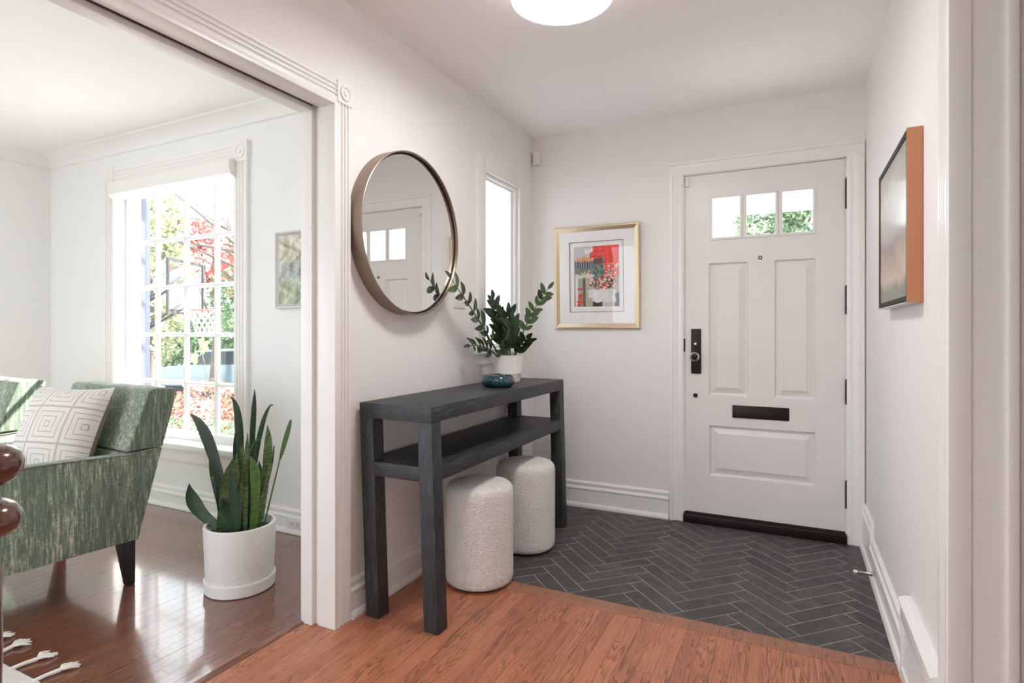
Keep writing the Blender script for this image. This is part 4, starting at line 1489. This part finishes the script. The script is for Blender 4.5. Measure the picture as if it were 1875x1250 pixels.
for tip, mid, base, w, mat, twist in snake:
    tip, mid, base = Vector(tip), Vector(mid), Vector(base)
    ctrl = mid * 2 - (tip + base) / 2
    n = 16
    v, f = [], []
    for i in range(n + 1):
        t = i / n
        p = base * (1 - t) ** 2 + ctrl * 2 * t * (1 - t) + tip * t * t
        d = (ctrl - base) * (1 - t) + (tip - ctrl) * t
        d.normalize()
        s = d.cross(view).normalized()
        s = Matrix.Rotation(twist * (0.4 + 1.6 * t), 3, d) @ s
        nn = s.cross(d).normalized()
        if mat == 'snake_light' and tip.x > 0.2:
            prof_w = (0.22 if t < 0.45 else 0.22 + 0.78 * math.sin(math.pi * min(1, (t - 0.45) / 0.55 * 0.9 + 0.05)) ** 0.7)
        else:
            prof_w = min(1.0, 0.55 + 0.9 * t) * (1 - max(0, (t - 0.55) / 0.45) ** 1.8)
        hw = max(0.0008, w * 0.46 * prof_w) * (1 + 0.06 * math.sin(9 * t + 20 * w))
        th = 0.0022
        v += [p - s * hw + nn * 0.22 * hw, p + nn * th * -1, p + s * hw + nn * 0.22 * hw, p - nn * (th * 2.2)]
    for i in range(n):
        a, b = 4 * i, 4 * i + 4
        f += [(a, b, b + 1, a + 1), (a + 1, b + 1, b + 2, a + 2), (a + 2, b + 2, b + 3, a + 3), (a + 3, b + 3, b, a)]
    MB().add(v, f).build('leaf', mat, sk, smooth=60)

# ---- armchairs
def armchair(name, label, loc, rz):
    c = thing(name, label, 'armchair', loc, rz, 'green armchairs in front of the living room window')
    hw = 0.375
    ext = lambda prof, a, b: MB().prism(prof, lambda p, q, t: (t, p, q), a, b)
    arm = [(-0.46, 0.215), (0.355, 0.205), (0.462, 0.610), (0.30, 0.600), (0.10, 0.612), (-0.44, 0.632), (-0.46, 0.618)]
    for a, b in ((hw - 0.075, hw), (-hw, -hw + 0.075)):
        ar = ext(arm, a, b).build('arm', 'green_fabric', c, bevel=0.008)
        side = 1 if a > 0 else -1
        xo = side * (hw + 0.0005)
        MB().tube([(xo, -0.455, 0.622), (xo, -0.43, 0.630), (xo, 0.10, 0.611), (xo, 0.30, 0.599), (xo, 0.455, 0.607)], 0.0035, 6).build('piping', 'green_fabric', ar, smooth=60)
    inner = hw - 0.077
    ext([(-0.44, 0.215), (0.33, 0.215), (0.33, 0.335), (-0.44, 0.335)], -inner, inner).build('seat_base', 'green_fabric', c, bevel=0.008)
    ext([(-0.455, 0.337), (0.215, 0.337), (0.215, 0.445), (-0.41, 0.470), (-0.455, 0.445)], -inner + 0.003, inner - 0.003).build('seat_cushion', 'green_fabric', c, bevel=0.025, bsegs=3)
    # back: lower part between the arms, upper part full width
    ext([(0.225, 0.337), (0.345, 0.215), (0.452, 0.604), (0.300, 0.604)], -inner, inner).build('back_support', 'green_fabric', c, bevel=0.006)
    ext([(0.305, 0.612), (0.464, 0.612), (0.532, 0.868), (0.520, 0.882), (0.420, 0.888), (0.402, 0.876)], -hw, hw).build('backrest', 'green_fabric', c, bevel=0.012, bsegs=3)
    for x in (-0.335, 0.335):
        for y, dy in ((0.315, 0.02), (-0.40, -0.02)):
            v = []
            for s, z, sh in ((0.031, 0.215, 0.0), (0.017, 0.0 if y > 0 else 0.0065, dy)):
                v += [(x - s, y - s + sh, z), (x + s, y - s + sh, z), (x + s, y + s + sh, z), (x - s, y + s + sh, z)]
            MB().add(v, [(0, 1, 2, 3), (4, 7, 6, 5), (0, 4, 5, 1), (1, 5, 6, 2), (2, 6, 7, 3), (3, 7, 4, 0)]).build('leg', 'black_wood', c, bevel=0.002)
    return c


ch1 = armchair('armchair', 'sage green slub-weave armchair beside the snake plant with a patterned cushion', (-3.084, 1.267, 0.0), R(-4))
ch2 = copy_tree(ch1)
ch2.location = (-4.20, 1.235, 0.0)
ch2.rotation_euler = (0, 0, R(-3))
ch2['label'] = 'sage green armchair with a sunlit back at the left edge of the picture'

# ---- throw pillow on the near armchair
pl = thing('throw_pillow', 'cream throw pillow with stitched nested squares and taupe back on the armchair', 'pillow', (-3.02, 1.365, 0.477))
pl.rotation_euler = (R(-22), 0, R(13))
S2 = 0.225
n = 22


def pillow_half(sign):
    v, f, uv = [], [], []
    for j in range(n + 1):
        for i in range(n + 1):
            a, b = 2 * i / n - 1, 2 * j / n - 1
            pin = 1 - 0.07 * (1 - abs(a) ** 2) * abs(b) ** 3
            pin2 = 1 - 0.07 * (1 - abs(b) ** 2) * abs(a) ** 3
            th = 0.092 * ((1 - abs(a) ** 2.2) * (1 - abs(b) ** 2.2)) ** 0.55
            wr = 0.004 * math.sin(9 * b + 4 * a) * (1 - abs(a)) * (1 if sign > 0 else 0.4)
            v.append((a * S2 * pin2, sign * (th + wr * (th > 0.001)), S2 + b * S2 * pin))
            uv.append(((a + 1) / 2, (b + 1) / 2))
    for j in range(n):
        for i in range(n):
            f.append((j * (n + 1) + i, j * (n + 1) + i + 1, (j + 1) * (n + 1) + i + 1, (j + 1) * (n + 1) + i))
    mb = MB().add(v, f)
    me = mb.mesh('pillow_half', smooth=80)
    ul = me.uv_layers.new(name='UVMap')
    for lp2 in me.loops:
        ul.data[lp2.index].uv = uv[lp2.vertex_index]
    return me


place('front_panel', pillow_half(-1), 'pillow', pl)
place('back_panel', pillow_half(1), 'pillow_back', pl)

# ---- rug with tassels
rg = thing('rug', 'ivory flatweave rug with knotted tassels at the lower left', 'rug', (-3.2, 0.2, -0.002))
MB().box(-1.1, 0.985, -1.3, 0.803, 0.0, 0.008).build('rug_field', 'rug', rg, bevel=0.003)
rrng = random.Random(5)
for k in range(9):
    x = 0.955 - 0.150 * k
    dx = rrng.uniform(-0.02, 0.03)
    pts = [(x, 0.795, 0.006), (x + dx * 0.3, 0.830, 0.008), (x + dx, 0.868, 0.008)]
    tas = MB().tube(pts, [0.0075, 0.0072, 0.0078], 8).build('tassel', 'bead_white', rg, smooth=60)
    tuft = MB()
    for q in range(16):
        a = rrng.uniform(-0.75, 0.75)
        l = rrng.uniform(0.036, 0.060)
        z0 = rrng.uniform(0.003, 0.012)
        p0 = Vector((x + dx, 0.866, 0.008))
        p1 = p0 + Vector((math.sin(a) * l * 0.6, math.cos(a) * l * 0.5, z0 * 0.7))
        p2 = p0 + Vector((math.sin(a) * l, math.cos(a) * l, -0.004 + z0 * 0.3))
        tuft.tube([p0, p1, p2], [0.0034, 0.0042, 0.0024], 5)
    o = tuft.build('tuft', 'bead_white', tas, smooth=60)
    o['kind'] = 'stuff'

# ---- newel post at the left edge
nw = thing('newel_post', 'polished mahogany turned newel post at the left edge', 'post', (-1.262, 0.487, 0.0))
nz = [(0, 0), (0.055, 0), (0.055, 0.35), (0.045, 0.40), (0.022, 0.45), (0.026, 0.60), (0.024, 0.74), (0.020, 0.790)]
MB().lathe(nz + [(0.020, 0.80)], 40).build('shaft', 'mahogany', nw, smooth=50)
MB().lathe([(0.024, 0.798), (0.040, 0.803), (0.050, 0.812), (0.0545, 0.825), (0.052, 0.840), (0.044, 0.852), (0.032, 0.860), (0.024, 0.862)], 40).build('collar', 'mahogany', nw, smooth=60)
MB().lathe([(0.024, 0.860), (0.022, 0.872), (0.024, 0.886), (0.034, 0.890), (0.046, 0.900), (0.0545, 0.914), (0.056, 0.928), (0.052, 0.942), (0.040, 0.954), (0.022, 0.960), (0, 0.961)], 40).build('finial', 'mahogany', nw, smooth=60)

# ---- roller blind valance on the living room window
rb = thing('roller_blind', 'white rolled-up blind with a rounded fascia over the living room window', 'blind', (-3.665, YW, 2.195))
prof = [(0.03, 0.0), (-0.060, 0.0), (-0.068, -0.01), (-0.070, -0.05), (-0.060, -0.085), (-0.030, -0.104), (0.03, -0.106)]
MB().prism(prof, lambda p, q, t: (t, p, q), -0.628, 0.628).build('fascia', 'trim', rb, smooth=35)
for x in (-0.634, 0.628):
    MB().prism([(0.03, 0.002), (-0.066, 0.002), (-0.074, -0.012), (-0.075, -0.052), (-0.062, -0.090), (-0.03, -0.108), (0.03, -0.108)], lambda p, q, t: (t, p, q), x, x + 0.006).build('end_cap', 'white_plastic', rb)
MB().tube([(0.56, 0.02, -0.10), (0.56, 0.02, -1.05)], 0.0012, 6).build('pull_cord', 'white_plastic', rb)

# ================================================================== OUTSIDE
struct(MB().box(-45, 30, -35, 50, -1.0, -0.85).build('ground_lawn', 'lawn'))
struct(MB().box(-40, 25, 13.8, 16.6, -0.86, -0.835).build('ground_driveway', 'asphalt'))
struct(MB().box(-5.35, -5.00, YW + 0.16, 3.02, -0.85, 3.2).build('wall_bay', 'stone_sill'))
struct(MB().box(-4.999, -4.925, 2.990, 3.020, -0.85, 3.2).build('trim_8', 'ext_post'), 'post coloured like a shaded edge outside the living room window')
struct(MB().box(-2.0, 2.6, YD + 0.16, 6.2, -0.85, -0.10).build('floor_porch', 'stone_sill'))
struct(MB().box(-2.2, 2.8, YD + 0.16, 6.4, 2.62, 2.75).build('ceiling_porch', 'stone_sill'))
struct(MB().box(-2.1, 2.7, 6.0, 6.25, 2.33, 2.62).build('wall_porch_beam', 'stone_sill'))
for x in (-1.9, 2.4):
    struct(MB().box(x, x + 0.22, 6.0, 6.22, -0.1, 2.33).build('wall_porch_pillar', 'stone_sill'))


def leaf_cloud(n, fn, size, rng, elong=1.6):
    v, f = [], []
    for _ in range(n):
        c = Vector(fn(rng))
        a = Vector((rng.gauss(0, 1), rng.gauss(0, 1), rng.gauss(0, 0.7))).normalized()
        b = a.cross(Vector((rng.gauss(0, 1), rng.gauss(0, 1), rng.gauss(0, 1)))).normalized()
        s = size * rng.uniform(0.6, 1.3)
        i = len(v)
        v += [c - a * s * elong / 2, c + b * s / 2, c + a * s * elong / 2, c - b * s / 2]
        f.append((i, i + 1, i + 2, i + 3))
    me = bpy.data.meshes.new('foliage')
    me.from_pydata(v, [], f)
    return me


def blob(cs):
    """leaf positions on and in a set of ellipsoid clumps"""
    def fn(rng):
        x, y, z, rx, ry, rz = rng.choice(cs)
        d = Vector((rng.gauss(0, 1), rng.gauss(0, 1), rng.gauss(0, 1))).normalized()
        k = rng.uniform(0.55, 1.0) ** 0.6
        return (x + d.x * rx * k, y + d.y * ry * k, z + d.z * rz * k)
    return fn


def tree(name, label, cat, loc, h, clumps, nleaf, size, fol, trunk_r, seed, branches=6, group=None):
    t = thing(name, label, cat, loc, 0, group)
    rng = random.Random(seed)
    if trunk_r:
        tp = [(0, 0, 0), (0.05 * h, 0.02 * h, 0.35 * h), (0.02 * h, 0, 0.7 * h)]
        MB().tube([bez(tp, k / 8) for k in range(9)], [trunk_r * (1 - 0.07 * k) for k in range(9)], 8).build('trunk', 'bark', t, smooth=60)
        for k in range(branches):
            c = rng.choice(clumps)
            p0 = bez(tp, rng.uniform(0.45, 1.0))
            p1 = Vector((c[0] + rng.uniform(-1, 1) * c[3] * 0.8, c[1] + rng.uniform(-1, 1) * c[4] * 0.8, c[2] + rng.uniform(-0.4, 0.8) * c[5]))
            pm = (p0 + p1) / 2 + Vector((rng.uniform(-.2, .2), rng.uniform(-.2, .2), rng.uniform(-.1, .3)))
            MB().tube([bez([p0, pm, p1], q / 6) for q in range(7)], [trunk_r * (0.42 - 0.05 * q) for q in range(7)], 6).build('branch', 'bark', t, smooth=60)
    o = place('foliage', leaf_cloud(nleaf, blob(clumps), size, rng), fol, t)
    o['kind'] = 'stuff'
    return t


G = -0.85
tree('yellow_tree', 'yellow-green tree outside the left window panes', 'tree', (-12.6, 7.6, G), 5.5, [(0, 0, 3.3, 1.0, 1.0, 1.5), (-0.4, 0.3, 4.4, 0.9, 0.9, 0.9), (-0.5, 0.2, 2.0, 0.9, 0.9, 0.9)], 5200, 0.085, 'fol_yellow', 0.10, 1, group='garden trees')
tree('maple_tree', 'pink-red maple tree outside the upper middle window panes', 'tree', (-15.4, 11.2, G), 5.5, [(0, 0, 4.1, 1.3, 1.3, 0.9), (1.0, 0.7, 3.7, 1.1, 1.1, 0.9), (-0.4, -0.3, 4.8, 0.8, 0.8, 0.5)], 5200, 0.10, 'fol_red', 0.11, 2, group='garden trees')
tree('green_tree', 'grey-green tree outside the right window panes', 'tree', (-12.2, 9.95, G), 6.0, [(0, 0, 2.7, 1.0, 1.0, 1.0), (0.6, 0.4, 3.6, 0.8, 0.8, 0.8)], 3000, 0.08, 'fol_green', 0.12, 3, group='garden trees')
tree('conifer_tree', 'tall dark evergreen behind the red maple', 'tree', (-28.0, 22.5, G), 9.0, [(0, 0, 4.6, 2.4, 1.6, 3.0), (3.4, 1.4, 4.2, 2.0, 1.5, 2.6)], 5200, 0.20, 'fol_dark', 0.2, 4, group='garden trees')
tree('bare_tree', 'thin-branched tree crossing the upper window panes', 'tree', (-7.7, 6.7, G), 5.4, [(-0.9, -0.1, 4.0, 1.3, 1.0, 0.9), (-1.6, -0.3, 3.4, 0.8, 0.8, 0.8)], 170, 0.06, 'fol_yellow', 0.075, 6, branches=16, group='garden trees')
tree('porch_tree', 'green tree beyond the porch seen through the door panes', 'tree', (-0.1, 12.0, G), 6.0, [(-0.30, 0, 4.0, 0.65, 0.8, 0.7), (0.5, 0.4, 4.1, 0.9, 0.9, 0.75), (0.3, -0.3, 3.2, 0.9, 1.0, 0.8)], 7500, 0.060, 'fol_green', 0.15, 8, group='garden trees')
tree('evergreen_hedge', 'long dark evergreen hedge behind the basketball hoop', 'hedge', (-25.5, 18.2, G), 3.0, [(dx, 0.25 * dx * -0.1, 1.45, 1.5, 0.9, 1.45) for dx in (-5.0, -3.2, -1.4, 0.4, 2.2, 4.0)], 9000, 0.16, 'fol_green', 0, 9, group='garden shrubs')
tree('pink_shrub', 'pink and rust shrub outside the lower window panes', 'shrub', (-7.5, 5.35, G), 1.4, [(0, 0, 0.85, 0.5, 0.4, 0.5), (0.6, 0.3, 0.75, 0.5, 0.4, 0.5), (-0.7, -0.2, 0.75, 0.5, 0.4, 0.45)], 3200, 0.045, 'fol_pink', 0, 12, group='garden shrubs')
tree('boxwood_shrub', 'low green shrub at the foot of the window', 'shrub', (-5.9, 4.3, G), 1.2, [(0, 0, 0.55, 0.5, 0.4, 0.5), (0.6, 0.2, 0.55, 0.45, 0.4, 0.5), (-0.6, -0.1, 0.55, 0.45, 0.4, 0.5)], 3600, 0.04, 'fol_green', 0, 13, group='garden shrubs')

# lime leaf sprig close to the window
sg = thing('leaf_sprig', 'lime green lobed leaf sprig close outside the window', 'branch', (-4.62, 3.28, G))
MB().tube([(0.25, 0.3, 0), (0.12, 0.15, 0.9), (0.0, 0.0, 1.82), (0.01, 0.0, 1.95)], [0.008, 0.006, 0.004, 0.002], 6).build('stem', 'bark', sg)
lobes = [(0, -0.02), (0.05, -0.06), (0.11, -0.075), (0.085, -0.02), (0.16, 0.03), (0.09, 0.045), (0.06, 0.12), (0.03, 0.06), (0.0, 0.17), (-0.03, 0.06), (-0.06, 0.12), (-0.09, 0.045), (-0.16, 0.03), (-0.085, -0.02), (-0.11, -0.075), (-0.05, -0.06)]
for (x, z, s, r) in ((0.03, 1.90, 0.75, 2.7), (-0.10, 1.78, 0.62, 3.5)):
    m = MB()
    c, si = math.cos(r), math.sin(r)
    pts = [(x + s * (c * a - si * b), 0.02 * math.sin(9 * a), z + s * (si * a + c * b)) for a, b in lobes]
    k = len(pts)
    m.add([(x, -0.01, z)] + pts, [(0, 1 + i, 1 + (i + 1) % k) for i in range(k)])
    m.build('leaf', 'fol_lime', sg)

# basketball hoop
bh = thing('basketball_hoop', 'basketball hoop with a clear board and white net outside the window', 'hoop', (-9.10, 5.50, G), R(28))
MB().box(-0.05, 0.05, -0.05, 0.05, 0, 2.55).build('pole', 'hoop_metal', bh, bevel=0.008)
MB().box(-0.35, 0.35, -0.5, 0.4, 0, 0.16).build('base', 'hoop_metal', bh, bevel=0.04)
bx = 0.62
board = plate(-0.53, 0.53, 2.26, 3.10, [(-0.49, 0.49, 2.30, 3.06)], fx, bx, bx + 0.03)
board.build('backboard_frame', 'hoop_metal', bh)
MAT['board_glass'] = glass_mat('acrylic backboard', (0.90, 0.92, 0.94), 1.5)
MB().box(bx + 0.012, bx + 0.018, -0.49, 0.49, 2.30, 3.06).build('backboard', 'board_glass', bh)
for y in (-0.12, 0.12):
    for z0, z1 in ((2.48, 2.85), (2.05, 2.42)):
        MB().tube([(0.03, y * 0.5, z0), (bx, y, z1)], 0.022, 6).build('arm', 'hoop_metal', bh)
MB().box(-0.9, 0.05, -0.03, 0.03, 2.36, 2.42).build('arm', 'hoop_metal', bh)
MB().box(-0.9, 0.05, -0.03, 0.03, 2.12, 2.18).build('arm', 'hoop_metal', bh)
MB().box(-0.92, -0.86, -0.03, 0.03, 2.12, 2.42).build('arm', 'hoop_metal', bh)
nn = 28
cxh = bx + 0.30
MB().tube([(cxh + 0.225 * math.cos(2 * math.pi * k / nn), 0.225 * math.sin(2 * math.pi * k / nn), 2.33) for k in range(nn + 1)], 0.011, 6, cap=False).build('rim', 'rim_red', bh, smooth=60)
net = MB()
for s in (-1, 1):
    for k in range(12):
        pts = []
        for q in range(9):
            t = q / 8
            a = 2 * math.pi * (k / 12) + s * t * 1.4
            r = 0.225 - 0.10 * (1 - (1 - t) ** 1.6)
            pts.append((cxh + r * math.cos(a), r * math.sin(a), 2.32 - 0.40 * t))
        net.tube(pts, 0.006, 4)
o = net.build('net', 'net', bh)
o['kind'] = 'stuff'

# parked car on the drive
car = thing('parked_car', 'silver-blue parked car on the drive outside the right window panes', 'car', (-15.9, 12.3, -0.85), R(15))
body = [(-2.1, 0.30), (-2.1, 0.75), (-1.9, 0.88), (-1.1, 0.95), (-0.55, 1.42), (0.9, 1.46), (1.5, 1.02), (2.1, 0.95), (2.15, 0.35)]
MB().prism(body, lambda p, q, t: (p, t, q), -0.85, 0.85).build('body', 'car_paint', car, bevel=0.06, bsegs=3)
for y in (-0.856, 0.852):
    MB().prism([(-0.95, 0.98), (-0.5, 1.36), (0.15, 1.39), (0.15, 0.98)], lambda p, q, t: (p, t, q), y, y + 0.004).build('side_window', 'car_glass', car)
    MB().prism([(0.22, 0.98), (0.22, 1.39), (0.85, 1.40), (1.3, 1.04)], lambda p, q, t: (p, t, q), y, y + 0.004).build('side_window', 'car_glass', car)
for x in (-1.35, 1.35):
    for y in (-0.84, 0.66):
        MB().tube([(x, y, 0.32), (x, y + 0.18, 0.32)], 0.32, 20).build('wheel', 'rubber', car, smooth=40)
